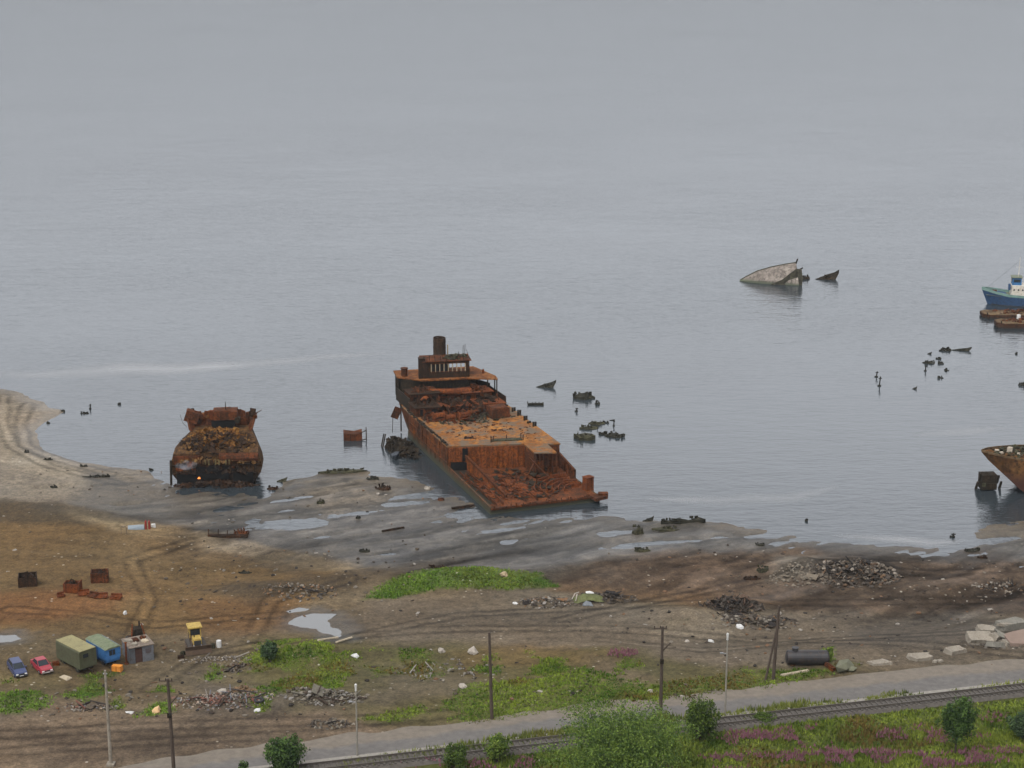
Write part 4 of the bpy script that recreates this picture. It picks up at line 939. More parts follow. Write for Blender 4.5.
def kung():
    rz, m = frontdir(68, 660, 86.5, 672.5)
    t = thing('box_trailer', 'olive green box body van trailer with pale roof, biggest of the parked huts', 'box body', m, rz)
    mg = plain('olive_paint', L(84, 86, 62, .62), .7, .18, .8, dirt=L(74, 62, 48, .6)); mr = plain('pale_olive_roof', L(150, 142, 100, .62), .75, .15, .6, dirt=L(116, 108, 84, .6))
    W, Ln, z0, z1 = 1.28, 2.75, .75, 3.0
    def ring(y, k=1): return [(-W * k, y, z0), (-W * k, y, z1), (-W * .92 * k, y, z1 + .16), (W * .92 * k, y, z1 + .16), (W * k, y, z1), (W * k, y, z0)]
    b = MB(); b.loft([ring(-Ln), ring(Ln)]); body = b.build('body', mg, t)
    r = MB(); r.prism([(-W * .93, -Ln - .06), (W * .93, -Ln - .06), (W * .93, Ln + .06), (-W * .93, Ln + .06)], z1 + .165, z1 + .23); r.build('roof', mr, t)
    q = MB(); q.box((.35, Ln + .02, 2.45), (.75, .05, .5)); q.build('window', M_glass, body)
    for y in (-1.6, -.2, 1.2):
        q = MB(); q.box((-W - .02, y, 2.35), (.05, .6, .42)); q.build('shuttered_window', plain('olive_shutter', L(74, 76, 54, .55), .7), body)
    q = MB(); q.box((0, -Ln - .02, 1.8), (.9, .05, 1.8)); q.build('door', mg, body)
    c = MB(); c.box((0, 0, .62), (1.5, 2 * Ln - .4, .24)); ch = c.build('chassis', plain('chassis_black', (.02, .02, .02), .8), t)
    for y in (-1.7, 1.7):
        for s_ in (-1, 1):
            w = MB(); w.tube((s_ * .75, y, .45), (s_ * 1.08, y, .45), .45, .45, 14); wo = w.build('wheel', M_tyre, t)
            w = MB(); w.tube((s_ * 1.081, y, .45), (s_ * 1.10, y, .45), .2, .2, 10); w.build('rim', mg, wo)
    q = MB(); q.beam((0, Ln - .2, .6), (0, Ln + 1.1, .45), .14, .14); q.build('drawbar', M_dark, t)
kung()
def caravan():
    rz, m = frontdir(96, 655, 112.5, 666)
    t = thing('site_caravan', 'bright blue site caravan with a small front window and mossy grey roof', 'caravan', m, rz)
    mb_ = plain('bright_blue_paint', L(66, 126, 190, .62), .5, .1, 1.2, dirt=L(60, 100, 140, .5)); mr = plain('mossy_roof', L(120, 128, 100, .62), .8, .2, .8, dirt=L(92, 110, 74, .5))
    W, Ln = 1.15, 2.5
    def ring(y, k, zl, zh): return [(-W * k * .82, y, zl), (-W * k, y, zl + .5), (-W * k, y, zh), (W * k, y, zh), (W * k, y, zl + .5), (W * k * .82, y, zl)]
    b = MB(); b.loft([ring(-Ln, .96, .75, 2.5), ring(-Ln + .3, 1, .5, 2.6), ring(Ln - .5, 1, .5, 2.6), ring(Ln - .1, .98, .7, 2.55), ring(Ln, .94, 1.05, 2.5)]); body = b.build('body', mb_, t)
    r = MB(); r.loft([[(-W * 1.06, y, 2.56), (-W * .6, y, 2.78), (W * .6, y, 2.78), (W * 1.06, y, 2.56)] for y in (-Ln - .1, Ln + .12)]); r.build('roof', mr, t)
    q = MB(); q.box((.15, Ln + .02, 2.0), (.85, .06, .72)); w = q.build('window', M_glass, body)
    q = MB(); q.box((.15, Ln + .04, 2.0), (.07, .06, .72)); q.build('frame', plain('blue_trim', L(40, 84, 140, .6), .5), w)
    for y in (-1.2, .8):
        q = MB(); q.box((-W - .01, y, 1.9), (.06, .8, .6)); q.build('window', M_glass, body)
    q = MB(); q.box((W + .01, .2, 1.55), (.06, .75, 1.7)); q.build('door', plain('blue_trim', (0, 0, 0)), body)
    for y in (-1.5, 1.3):
        for s_ in (-1, 1):
            w = MB(); w.tube((s_ * .7, y, .35), (s_ * .98, y, .35), .35, .35, 12); w.build('wheel', M_tyre, t)
    q = MB(); q.beam((0, Ln - .3, .5), (0, Ln + .5, .4), .1, .1); q.build('drawbar', M_dark, t)
caravan()
def shed():
    rz, m = frontdir(134, 652, 143, 663)
    t = thing('corrugated_shed', 'small grey corrugated iron shed with brown door and junk on its flat roof', 'shed', m, rz)
    mg = plain('grey_corrugated_iron', L(128, 132, 138, .62), .6, .15, 1.0, dirt=L(100, 84, 70, .6)); md = plain('brown_door', L(80, 56, 48, .6), .8)
    W, Ln, Hh = 1.55, 1.6, 2.2
    def corr(a, b, name, k=24):
        a, b = Vector(a), Vector(b); q = MB()
        d = (b - a); nn = Vector((d.y, -d.x)).normalized()
        pts = [a + d * (i / k) + nn * (.03 if i % 2 else -.03) for i in range(k + 1)]
        inn = [p - nn * .08 for p in pts]
        pl = [(p.x, p.y) for p in pts] + [(p.x, p.y) for p in inn[::-1]]
        q.prism(pl, 0, Hh); return q.build(name, mg, t)
    corr((-W, Ln), (-.1, Ln), 'wall'); corr((.9, Ln), (W, Ln), 'wall'); corr((-W, -Ln), (-W, Ln), 'wall'); corr((W, Ln), (W, -Ln), 'wall'); corr((W, -Ln), (-W, -Ln), 'wall')
    q = MB(); q.box((.4, Ln - .02, 1.0), (.95, .06, 1.95)); q.build('door', md, t)
    q = MB(); q.box((-.9, Ln + .06, 1.45), (.75, .05, .7)); q.build('boarded_window', md, t)
    q = MB(); q.box((0, 0, 2.27), (3.5, 3.6, .1)); rf = q.build('roof', plain('pale_roofing', L(140, 126, 112, .55), .9, .3, 1.6, dirt=L(84, 68, 58, .5)), t)
    for x, y, s_ in [(-.9, .6, .6), (.7, .9, .5), (.2, -.3, .7), (-1.0, -.9, .5), (1.1, -.6, .6)]:
        q = MB(); q.rock((x * .7, y * .7, 2.4), (s_ * 1.2, s_, s_)); q.box((x, y, 2.32 + s_ * .2), (s_ * 1.5, s_, s_ * .4), rz=rnd.uniform(0, 3)); q.build('roof_junk', rnd.choice([M_conc, M_brown, M_plank]), rf)
    return t
shed()
q = MB(); q.tube((0, 0, 0), (.05, 0, 3.0), .13, .13, 8); q.box((0, 0, .05), (.5, .5, .1)); q.tube((.05, 0, 3.0), (.05, 0, 3.06), .2, .2, 8)
tag(q.build('rusty_post', M_red, None, at(126.5, 664)), 'rusty red steel post between blue caravan and grey shed', 'post')
def scrap_truck():
    p = at(138, 645); t = thing('scrapped_machine', 'dark rusty scrapped machine with open frame behind the grey shed', 'scrap machine', p, R(20))
    q = MB(); q.box((0, 0, .7), (2.4, 3.0, .5)); q.build('chassis', M_dark, t)
    q = MB(); q.box((0, .3, 1.6), (1.5, 1.5, 1.4), taper=.85); q.box((0, .3, 2.35), (1.2, 1.2, .12)); q.build('engine', M_soot_shade, t)
    for x in (-1.0, 1.0):
        q = MB(); q.beam((x, -1.2, .9), (x * .6, .2, 3.0), .14, .14); q.build('frame_bar', M_red, t)
        for y in (-1.1, 1.1):
            q = MB(); q.tube((x * 1.1, y, .5), (x * 1.4, y, .5), .5, .5, 12); q.build('wheel', M_tyre, t)
    q = MB(); q.tube((.4, .6, 2.3), (.4, .6, 3.2), .14, .12, 8); q.build('exhaust', M_soot_shade, t)
scrap_truck()
def dozer():
    rz, m = frontdir(195, 643, 199, 653)
    t = thing('bulldozer', 'yellow crawler bulldozer with canopy cab and muddy brown blade facing the camera', 'bulldozer', at(196, 648), rz)
    my = plain('worn_yellow_paint', L(196, 166, 84, .6), .6, .12, 1.4, dirt=L(120, 96, 56, .6)); mm = plain('muddy_steel', L(88, 70, 54, .6), .8, .25, 1.5)
    for s_ in (-1, 1):
        tr = MB(); pr = [(-1.6, .1), (-1.75, .45), (-1.5, .85), (1.4, .85), (1.7, .45), (1.55, .1)]
        tr.loft([[(s_ * .72, y, z) for y, z in pr], [(s_ * 1.22, y, z) for y, z in pr]]); to = tr.build('track', plain('track_steel', (.045, .038, .032), .8), t)
        for y in (-1.1, -.4, .3, 1.0):
            q = MB(); q.tube((s_ * 1.221, y, .42), (s_ * 1.26, y, .42), .24, .24, 10); q.build('track_roller', mm, to)
        q = MB(); q.beam((s_ * 1.35, -.6, .5), (s_ * 1.35, 2.1, .5), .16, .22); q.build('push_arm', mm, t)
        q = MB(); q.tube((s_ * .5, 1.2, 1.4), (s_ * .5, 2.2, .8), .08, .08, 8); q.build('hydraulic_ram', M_steel, t)
    q = MB(); q.box((0, .1, .95), (1.4, 3.0, .7)); q.build('hull', mm, t)
    q = MB(); q.box((0, 1.05, 1.62), (1.15, 1.5, .75), taper=.92); hd = q.build('engine_hood', my, t)
    q = MB(); q.box((0, 1.82, 1.5), (.95, .06, .6)); q.build('grille', plain('dark_trim', (0, 0, 0)), hd)
    q = MB(); q.tube((.3, .9, 1.95), (.3, .9, 2.75), .07, .07, 8); q.build('exhaust', M_soot_shade, hd)
    q = MB(); q.box((0, -.75, 1.5), (1.5, 1.4, .7)); q.build('cab_base', mm, t)
    q = MB(); q.box((0, -.75, 2.25), (1.25, 1.15, .9)); q.build('cab_window', M_glass, t)
    for x in (-.72, .72):
        for y in (-1.4, -.1):
            q = MB(); q.beam((x, y, 1.5), (x, y, 2.85), .11, .11); q.build('cab_post', my, t)
    q = MB(); q.loft([[(-.95 * k, -.75 - .9 * k, z), (.95 * k, -.75 - .9 * k, z), (.95 * k, -.75 + .9 * k, z), (-.95 * k, -.75 + .9 * k, z)] for k, z in ((.96, 2.82), (1, 2.88), (1, 3.0), (.9, 3.08))]); q.build('canopy', my, t)
    q = MB(); arc = [(2.25 + .28 * math.cos(a) - .3, .72 + .62 * math.sin(a)) for a in np.linspace(-1.35, 1.35, 7)]
    outl = [(2.42 - .28 * (1 - abs(z - .72) / .62) * .8, z) for _, z in arc]
    q.loft([[(x, y, z) for y, z in outl] + [(x, y + .12, z) for y, z in outl[::-1]] for x in (-1.75, 1.75)]); q.build('blade', mm, t)
dozer()
def drum(label, px, py, mat, r=.3, h=.88, name='barrel', group=None):
    q = MB(); n = 14
    prof = [(.96, 0), (1, .03), (1, h * .32), (1.05, h * .335), (1, h * .35), (1, h * .65), (1.05, h * .665), (1, h * .68), (1, h - .03), (.96, h), (.9, h), (.9, h - .03)]
    q.loft([[(r * k * math.cos(6.2832 * i / n), r * k * math.sin(6.2832 * i / n), z) for i in range(n)] for k, z in prof]); q.tube((r * .4, 0, h - .03), (r * .4, 0, h), .05, .05, 6)
    return tag(q.build(name, mat, None, at(px, py)), label, 'barrel', group)
drum('white plastic barrel standing right of the bulldozer', 219, 647, M_white, .34, .95)
drum('dull grey barrel close to the white barrel by the bulldozer', 213, 648, M_debp, .3, .6)
def crate():
    p = at(117.5, 671); t = thing('orange_crate', 'bright orange slatted crate leaning in front of the blue caravan', 'crate', p, R(-12))
    mo = plain('orange_paint', L(226, 142, 52, .66), .6, .12, 2.5, dirt=L(226, 184, 92, .6))
    q = MB(); q.box((0, 0, .42), (1.3, .7, .78)); q.build('box', mo, t)
    for i in range(5):
        s_ = MB(); s_.box((0, -.365, .12 + i * .16), (1.36, .03, .11)); s_.build('slat', mo, t)
    for x in (-.6, 0, .6):
        s_ = MB(); s_.box((x, -.39, .42), (.08, .03, .82)); s_.build('batten', plain('orange_batten', L(170, 100, 44, .6), .7), t)
crate()
def flat_box(label, name, cat, px, py, d, mat, rz=0, group=None, tilt=0, parts=None, legs=False):
    q = MB(); q.box((0, 0, d[2] / 2), d, rot=Matrix.Rotation(tilt, 3, 'X'), taper=.95)
    q.box((0, 0, d[2] + .02), (d[0] * .8, d[1] * .7, .05)); q.box((d[0] * .2, -d[1] * .1, d[2] + .07), (d[0] * .3, d[1] * .3, .06), rz=.2)
    return tag(q.build(name, mat, None, at(px, py) - Vector((0, 0, .03)), rz), label, cat, group)
flat_box('pale wooden pallet lying in front of the green box trailer', 'pallet', 'pallet', 65.5, 678, (1.5, .9, .16), M_plank, -.6)
flat_box('rusty gearbox lump lying between red car and green box trailer', 'gearbox', 'scrap', 56, 665, (.9, .6, .5), M_red, .4)
flat_box('small dark engine block left of the bulldozer track', 'engine_block', 'scrap', 181, 658, (.9, .5, .4), M_dark, .2)
flat_box('grey wheel hub lump in front of the dark engine block', 'wheel_hub', 'scrap', 183, 655, (.5, .5, .5), M_debp, 1)
# rusty blocks and cut plates left of the yard
def scrap_bin(label, px, py, w, d, h, rz, mat):
    t = thing('scrap_bin', label, 'scrap bin', at(px, py), rz, 'rusty scrap bins on the brown mud')
    q = MB()
    for a, b in (((-w, -d), (w, -d)), ((w, -d), (w, d)), ((w, d), (-w, d)), ((-w, d), (-w, -d))): q.wallp(a, b, 0, h * rnd.uniform(.85, 1.05), .12)
    q.box((0, 0, .1), (2 * w, 2 * d, .2)); q.build('shell', mat, t)
    s_ = MB(); scrap(s_, (0, 0, h * .5), (w * .8, d * .8, h * .7), 36, 1.0, ('plate', 'bar', 'box'), .2, .6); o = s_.build('scrap_load', M_dark, t); o['kind'] = 'stuff'
scrap_bin('rounded dark scrap bin standing alone at the far left of the mud', 28, 585, 1.25, .95, 1.7, .2, M_dark)
scrap_bin('rusty scrap bin at the left end of the strewn red plates', 73, 591, 1.1, .8, 1.5, -.1, M_red)
scrap_bin('brown scrap bin with a ragged rim, farthest of the three bins', 100, 581, 1.2, .9, 1.6, .15, M_brown)
for i, (lb, px, py, w, d, rz) in enumerate([('rust red cut plate next to the middle scrap bin', 84, 595, 1.6, 1.0, .3), ('dark red folded plate in the strewn row of plates', 93, 597, 1.4, .9, -.4),
        ('orange rusty plate with a raised edge among the strewn plates', 101, 598, 1.9, .9, .1), ('low rusty tank end at the right end of the strewn plates', 116, 599, 1.6, 1.1, -.1), ('small rust flake left of the strewn plates', 61, 597, 1.0, .6, .6)]):
    q = MB(); q.box((0, 0, .3), (w, d, .1), rot=Matrix.Rotation(.3, 3, 'X')); q.box((0, d * .4, .35), (w, .1, .7), rz=.05); q.box((w * .3, 0, .2), (.3, d * .8, .4), rz=.3); scrap(q, (0, 0, .1), (w * .6, d * .6, .3), 8, .6, ('plate', 'bar'), .2, .5)
    tag(q.build('cut_plate', M_red if i != 1 else M_brown, None, at(px, py), rz), lb, 'scrap plate', 'cut rusty plates strewn on the mud')
# ------------------------------------------------------------------ things in the water
def fragment(label, px, py, w, d, h, style='hump', mat=None, rz=0, name='wreck_fragment', group='wreck fragments in the water', land=False, seed=None):
    """one ragged piece of sunken wreck: w across the view, d in depth, h above the water (metres)"""
    r = random.Random(seed if seed is not None else hash((px, py)) & 0xffff)
    mat = mat or M_deb; q = MB()
    if style == 'hump':
        secs = []; n = 7
        for i in range(n):
            h_ = h * .6; x = -w / 2 + w * i / (n - 1); k = math.sin(math.pi * (i + .35) / (n - .3)) ** .7
            hh = h_ * k * r.uniform(.6, 1.2); dd = d * k / 2 * r.uniform(.7, 1.1) + .08
            secs.append([(x + r.uniform(-.1, .1) * w / n, -dd, -.4), (x, -dd * .8, hh * .45), (x, -dd * .2, hh), (x, dd * .5, hh * .7), (x, dd, -.4)])
        q.loft(secs)
        for _ in range(int(8 + 2.5 * w)):
            x = r.uniform(-.48, .48) * w; q.box((x, r.uniform(-.3, .3) * d, h * r.uniform(.1, .6) * (1.1 - abs(x) / w)), (r.uniform(.2, .5) * (.5 + w * .2), .08, r.uniform(.3, .8) * h + .1), rot=Matrix.Rotation(r.uniform(0, 3), 3, 'Z') @ Matrix.Rotation(r.uniform(-.5, .5), 3, 'X'))
    elif style == 'flat':
        pts = []
        n = 11
        for i in range(n):
            a = 6.2832 * i / n; k = r.uniform(.65, 1.1); pts.append((w / 2 * k * math.cos(a), d / 2 * k * math.sin(a)))
        q.prism(pts, -.4, [h * r.uniform(.05, .75) for _ in pts])
        for _ in range(int(4 + w)):
            q.box((r.uniform(-.38, .38) * w, r.uniform(-.3, .3) * d, h * .8), (r.uniform(.2, .7), .08, r.uniform(.15, .5)), rz=r.uniform(0, 3))
    elif style == 'spike':
        q.loft([[(-w / 2, -.1, -.3), (-w / 2, .1, -.3), (-w / 2, 0, .1)], [(0, -d / 2, -.3), (0, d / 2, -.3), (0, 0, h * .5)], [(w * .3, -d / 2, -.3), (w * .3, d / 2, -.3), (w * .3, 0, h * .7)], [(w / 2, -.15, h * .6), (w / 2, .15, h * .6), (w / 2 + .1, 0, h)]])
        q.box((w * .1, 0, h * .3), (w * .4, d * .5, h * .3), rz=.2)
    elif style == 'post':
        q.beam((0, 0, -.5), (w * .3, 0, h), max(.12, w * .4), .2); q.box((.05, 0, .05), (w, .3, .3)); q.box((w * .25, 0, h * .8), (w * .9, .12, .15))
    elif style == 'ribs':
        q.box((0, 0, .1), (w, d * .5, .5)); q.beam((-w / 2, 0, .2), (w / 2, 0, h * .4), .25, .25)
        for i in range(5):
            x = -w / 2 + w * i / 4; q.beam((x, -d / 3, -.3), (x + r.uniform(-.2, .2), d / 4, h * r.uniform(.5, 1)), .16, .16)
    p = at(px, py) if land else wat(px, py)
    return tag(q.build(name, mat, None, p, rz), label, 'wreck fragment', group)
W_ = [
    ('ragged dark fragment with an upturned tip, farthest piece off the big ship', 546, 387, 4.0, 1.6, 1.5, 'spike', None),
    ('low dark fragment with a forked left end beside the big ship', 536, 405, 3.0, 1.2, .8, 'ribs', None),
    ('humped dark wreck piece with a stub post, largest above the debris cluster', 584, 398, 4.4, 3.0, 1.7, 'hump', None),
    ('small dark block just right of the humped wreck piece', 597.5, 404, 1.1, .9, .7, 'flat', None),
    ('tiny dark tip poking out below the humped wreck piece', 576, 411.5, .6, .5, .7, 'post', None),
    ('long flat strip of wreckage at the top of the debris cluster', 596, 424, 3.2, 2.0, .5, 'flat', M_debp),
    ('flat weedy slab in the middle of the debris cluster', 590, 428.5, 4.0, 2.2, .55, 'flat', M_debp),
    ('big weedy chunk with a pale top, nearest in the debris cluster', 585, 438, 4.2, 4.0, 1.1, 'flat', M_debp),
    ('narrow dark scrap joining the two chunks of the debris cluster', 603, 434, 2.0, 1.2, .5, 'flat', None),
    ('dark double chunk at the right end of the debris cluster', 614.5, 436, 3.6, 3.0, .9, 'hump', None),
    ('tiny sliver above the right end of the debris cluster', 606, 423, 1.2, .6, .3, 'flat', None),
    ('thin curved sliver farthest right above the debris cluster', 612, 420.5, 1.0, .5, .3, 'spike', None),
    ('thin upright stick near the right end of the debris cluster', 613.5, 426, .4, .4, 1.2, 'post', None),
    ('dark lump just right of the capsized hull', 805.5, 279, 2.2, 1.4, 1.3, 'hump', M_soot_shade),
    ('dark jagged fragment rising to a point, right of the capsized hull', 827, 279, 6.0, 2.0, 2.4, 'spike', M_soot_shade),
    ('dark flat bar fragment at the far end of the right debris field', 946, 350.5, 3.4, 2.0, .6, 'flat', None),
    ('long tapering bar with a raised right end in the right debris field', 961, 350.5, 4.4, 1.0, .9, 'spike', None),
    ('small speck of wreck left of the long bars', 929.5, 354, .9, .9, .6, 'spike', None),
    ('medium dark fragment in the middle of the right debris field', 928.5, 363, 2.6, 1.6, .8, 'hump', None),
    ('thin low sliver above the specks of the right debris field', 938.5, 359, 1.2, .8, .25, 'flat', None),
    ('flat dark sliver right of the medium fragment', 941, 363.7, 1.2, .9, .3, 'flat', None),
    ('round dark speck right in the right debris field', 946.5, 370.5, .9, .9, .5, 'hump', None),
    ('narrow upright shard below the medium fragment', 925, 371, .5, .4, 1.2, 'post', None),
    ('low curved sliver nearest in the right debris field', 940.5, 378, 1.3, .8, .3, 'flat', None),
    ('lone dark speck between the right debris field and the open water', 914.5, 389, .9, .8, .6, 'spike', None),
    ('leaning dark stake, upper of the two stakes in open water', 876, 377, .7, .5, 1.2, 'post', None),
    ('taller dark stake, lower of the two stakes in open water', 879, 386, .7, .6, 2.0, 'post', None),
    ('dark chunk cut by the right picture edge below the barges', 1023, 385, 2.0, 1.6, .8, 'hump', None),
    ('tiny lone speck in the water under the barges', 1016, 354, .5, .5, .4, 'post', None),
    ('dark rusty lump lying by the water right of the left wreck', 272.5, 489, 1.9, 1.3, .7, 'hump', M_dark),
    ('grey triangular plate standing in the water right of the left wreck', 282, 481.5, 1.8, .9, .9, 'spike', M_debp),
    ('small stone in the water left of the left wreck', 151, 470, .7, .6, .35, 'hump', None),
    ('flat dark strip in the water off the beach point', 84.5, 413.5, 1.8, .8, .25, 'flat', None),
    ('thin upright stick beside the flat strip off the beach point', 90, 409, .4, .4, 1.0, 'post', None),
    ('lone speck in the water right of the beach point', 119, 404.5, .6, .5, .4, 'post', None),
    ('small dark stone at the tip of the beach point', 63, 411.5, .8, .7, .5, 'hump', None),
    ('tiny far speck of wreck off the mud at centre right', 806, 521, .5, .4, .4, 'post', None),
    ('small dark stump in the shallows at the right shore', 952, 537, .8, .6, .6, 'post', None),
]
for a in W_: fragment(a[0], a[1], a[2], a[3], a[4], a[5], a[6], a[7], rz=rnd.uniform(-.15, .15))
# dark debris by the big wreck, spread wider to paint the hull's dark reflection
def side_wreckage():
    p = wat(398, 452); t = thing('wreckage_and_reflection', 'dark frames and plates along the big ship, painted for its reflection too', 'wreckage', p, R(21))
    q = MB(); scrap(q, (1.2, 1, -.2), (2.6, 7.0, 1.5), 320, 1.1, ('plate', 'bar', 'plate'), .3, 1.3); o = q.build('tangled_plates', M_soot_shade, t); o['kind'] = 'stuff'
    for i in range(6):
        q = MB(); q.beam((-1.6 + rnd.uniform(-.3, .3), 4.5 - i * 1.0, -.5), (-1.2, 4.6 - i, rnd.uniform(1.0, 2.6)), .18, .18); q.build('frame_rib', M_soot_shade, t)
    q = MB(); q.rock((-1.6, -3.6, .6), (2.4, 1.8, 1.7), 8); q.build('boiler_end', plain('wet_black_steel', (.02, .024, .03), .35), t)
side_wreckage()
def floating_cabin():
    c = wat(355, 439); t = thing('floating_cabin', 'low rusty box cabin with an open end frame, adrift left of the big ship', 'wreck cabin', c, R(6))
    q = MB(); q.loft([[(x, -1.1, -.3), (x, 1.1, -.3), (x, 1.1, z), (x, -1.1, z)] for x, z in ((-2.1, 1.55), (-.2, 1.25), (1.3, 1.6))]); q.build('body', M_brown, t)
    for x in np.arange(-1.9, 1.3, .4):
        s_ = MB(); s_.box((x, -1.14, .55), (.07, .07, 1.3)); s_.build('wall_rib', M_red, t)
    for a, b in (((1.3, -1.1, .1), (2.1, -1.1, .3)), ((1.3, -1.1, 1.6), (2.1, -1.1, 1.95)), ((2.1, -1.1, -.2), (2.1, -1.1, 1.95)), ((2.1, 1.0, -.2), (2.1, 1.0, 1.9)), ((2.1, -1.1, 1.95), (2.1, 1.0, 1.9))):
        s_ = MB(); s_.beam(a, b, .14, .14); s_.build('end_frame', M_soot_shade, t)
floating_cabin()
def capsized():
    # an overturned bow; x to the right, y away
    c = wat(773, 282); t = thing('capsized_hull', 'pale capsized ship bow jutting from the water with a broken dark end', 'shipwreck', c, R(-8))
    # stations along the keel from the sunken tip (left) to the broken, raised end (right)
    secs = []
    for x, w, z, zc in ((-8.4, .15, .1, .15), (-6.6, 1.3, 1.0, 1.2), (-4, 2.2, 2.2, 2.6), (-.5, 2.8, 3.2, 3.7), (3, 3.1, 4.0, 4.5), (5.6, 3.3, 4.5, 5.0)):
        secs.append([(x + .3 * w, -w * 1.05, -.8), (x + .2 * w, -w * .95, z * .30), (x, -w * .35, z * .86), (x, w * .25, zc), (x, w * .9, z * .55), (x, w * 1.1, -.8)])
    q = MB(); q.loft(secs); hull = q.build('hull', M_cap, t)
    q = MB(); q.path([(-8.3, .1, .2), (-6.6, .33, 1.25), (-4, .55, 2.65), (-.5, .7, 3.75), (3, .78, 4.55), (5.6, .82, 5.05)], .13); q.build('keel_bar', M_debp, hull)
    # torn side folded down at the broken end
    q = MB(); q.add([(-.6, -3.4, .1), (2.2, -3.2, 1.3), (5.6, -2.6, 4.1), (7.0, -2.2, 3.9), (7.4, -2.5, 1.6), (7.2, -2.9, -.4), (-.6, -3.4, -.5),
                     (-.6, -3.1, .1), (2.2, -2.8, 1.3), (5.6, -2.2, 4.1), (7.0, -1.8, 3.9), (7.4, -2.1, 1.6), (7.2, -2.5, -.4), (-.6, -3.1, -.5)],
                    [tuple(range(7)), tuple(range(13, 6, -1))] + [(i, (i + 1) % 7, 7 + (i + 1) % 7, 7 + i) for i in range(7)]); q.build('torn_side', M_capd, t)
    q = MB()
    for i in range(7): q.box((6.0 + rnd.uniform(-.2, 1.2), rnd.uniform(-2.2, 1.5), rnd.uniform(.3, 4.0)), (.6, .1, rnd.uniform(.6, 1.4)), rot=Matrix.Rotation(rnd.uniform(0, 3), 3, 'Z') @ Matrix.Rotation(rnd.uniform(-.6, .6), 3, 'X'))
    o = q.build('torn_plating', M_soot_shade, t); o['kind'] = 'stuff'
    for a, b in (((5.6, .7, 4.8), (5.9, .6, 6.0)), ((6.2, -1.6, 3.6), (7.3, -1.9, 4.3))):
        q = MB(); q.beam(a, b, .4, .3); q.build('stem_stub', M_soot_shade, t)
capsized()
def trawler():
    c = wat(981, 303.5); t = thing('fishing_boat', 'blue fishing boat with a white wheelhouse and thin mast at the right edge', 'boat', c, R(-8))
    mb_ = plain('boat_blue', L(58, 92, 132, .5), .6, .25, .8, dirt=L(52, 64, 80, .5)); mw = plain('boat_white', L(214, 206, 192, .66), .6, .1, 1, dirt=L(160, 140, 120, .6)); md = plain('deck_green_grey', L(112, 118, 98, .6), .8, .2, 1)
    st = [(0, .05, .3, 3.5), (1.2, .5, 1.1, 3.3), (3.2, 1.3, 2.1, 2.9), (6, 2.1, 2.7, 2.4), (10, 2.5, 2.9, 2.2), (15, 2.5, 2.8, 2.2), (20, 2.2, 2.6, 2.5)]
    rk = lambda x: max(.3, 1.9 - x * .3)
    q = MB(); q.loft([[(x + rk(x), -a, -.9), (x + rk(x) * .75, -a * 1.05, .1), (x, -b, z), (x, b, z), (x + rk(x) * .75, a * 1.05, .1), (x + rk(x), a, -.9)] for x, a, b, z in st]); hull = q.build('hull', mb_, t)
    q = MB(); q.loft([[(x + rk(x) * .9, -a * 1.05 - .02, -.9), (x + rk(x) * .7, -a * 1.07 - .05, .25), (x + rk(x) * .7, a * 1.07 + .05, .25), (x + rk(x) * .9, a * 1.05 + .02, -.9)] for x, a, b, z in st[1:]]); q.build('boot_topping', plain('wet_black_steel', (.02, .024, .03), .35), hull)
    q = MB()
    for s_ in (-1, 1):
        pts = [(x, s_ * b, z) for x, a, b, z in st]
        for a, b in zip(pts[:-1], pts[1:]): q.beam((a[0], a[1], a[2] + .3), (b[0], b[1], b[2] + .3), .1, .6)
    q.build('bulwark', plain('boat_pale_green', L(120, 150, 140, .6), .6, .2, 1), hull)
    q = MB(); q.prism([(1.0, -.9), (3.2, -2.0), (6, -2.6), (18, -2.6), (18, 2.6), (6, 2.6), (3.2, 2.0), (1.0, .9)], 2.35, 2.42); q.build('deck', md, t)
    q = MB(); q.box((3.0, 0, 3.0), (1.0, .9, .9)); q.tube((3, -.9, 2.9), (3, .9, 2.9), .35, .35, 8); q.build('windlass', M_brown, t)
    q = MB(); q.box((8.4, 0, 3.7), (3.4, 3.8, 2.7)); wh = q.build('deckhouse', mw, t)
    for y in (-1.1, 0, 1.1):
        w = MB(); w.tube((6.68, y, 4.1), (6.72, y, 4.1), .22, .22, 10); w.build('porthole', M_glass, wh)
    for x in (7.3, 8.3, 9.3):
        w = MB(); w.tube((x, -1.88, 4.0), (x, -1.93, 4.0), .22, .22, 10); w.build('porthole', M_glass, wh)
    q = MB(); q.box((7.9, 0, 5.9), (2.2, 2.8, 1.8), taper=.94); br = q.build('wheelhouse', plain('boat_bridge_blue', L(52, 110, 160, .6), .5, .15, 1), t)
    w = MB(); w.box((6.78, 0, 6.1), (.08, 2.3, .7)); w.build('window', M_glass, br)
    w = MB(); w.box((7.9, -1.37, 6.1), (1.6, .08, .7)); w.build('window', M_glass, br)
    q = MB(); q.box((7.9, 0, 6.87), (2.6, 3.1, .12)); q.build('wheelhouse_roof', md, br)
    q = MB(); q.tube((8.3, 0, 6.9), (8.4, 0, 11.6), .09, .05, 8); q.beam((7.6, 0, 9.2), (9.2, 0, 9.2), .06, .06); m_ = q.build('mast', mw, t)
    q = MB(); q.tube((8.4, 0, 10.8), (1.0, 0, 3.8), .02, .02, 4); q.build('stay_wire', M_soot_shade, m_)
    q = MB(); q.box((11.2, 0, 4.3), (1.4, 1.8, 3.6), taper=.85); q.box((11.2, 0, 6.15), (1.35, 1.7, .15)); q.build('funnel', plain('funnel_dark_green', L(48, 60, 56, .6), .6), t)
    q = MB(); q.box((6.2, -1.4, 4.6), (.5, .9, 1.4)); q.build('locker', mb_, t)
trawler()
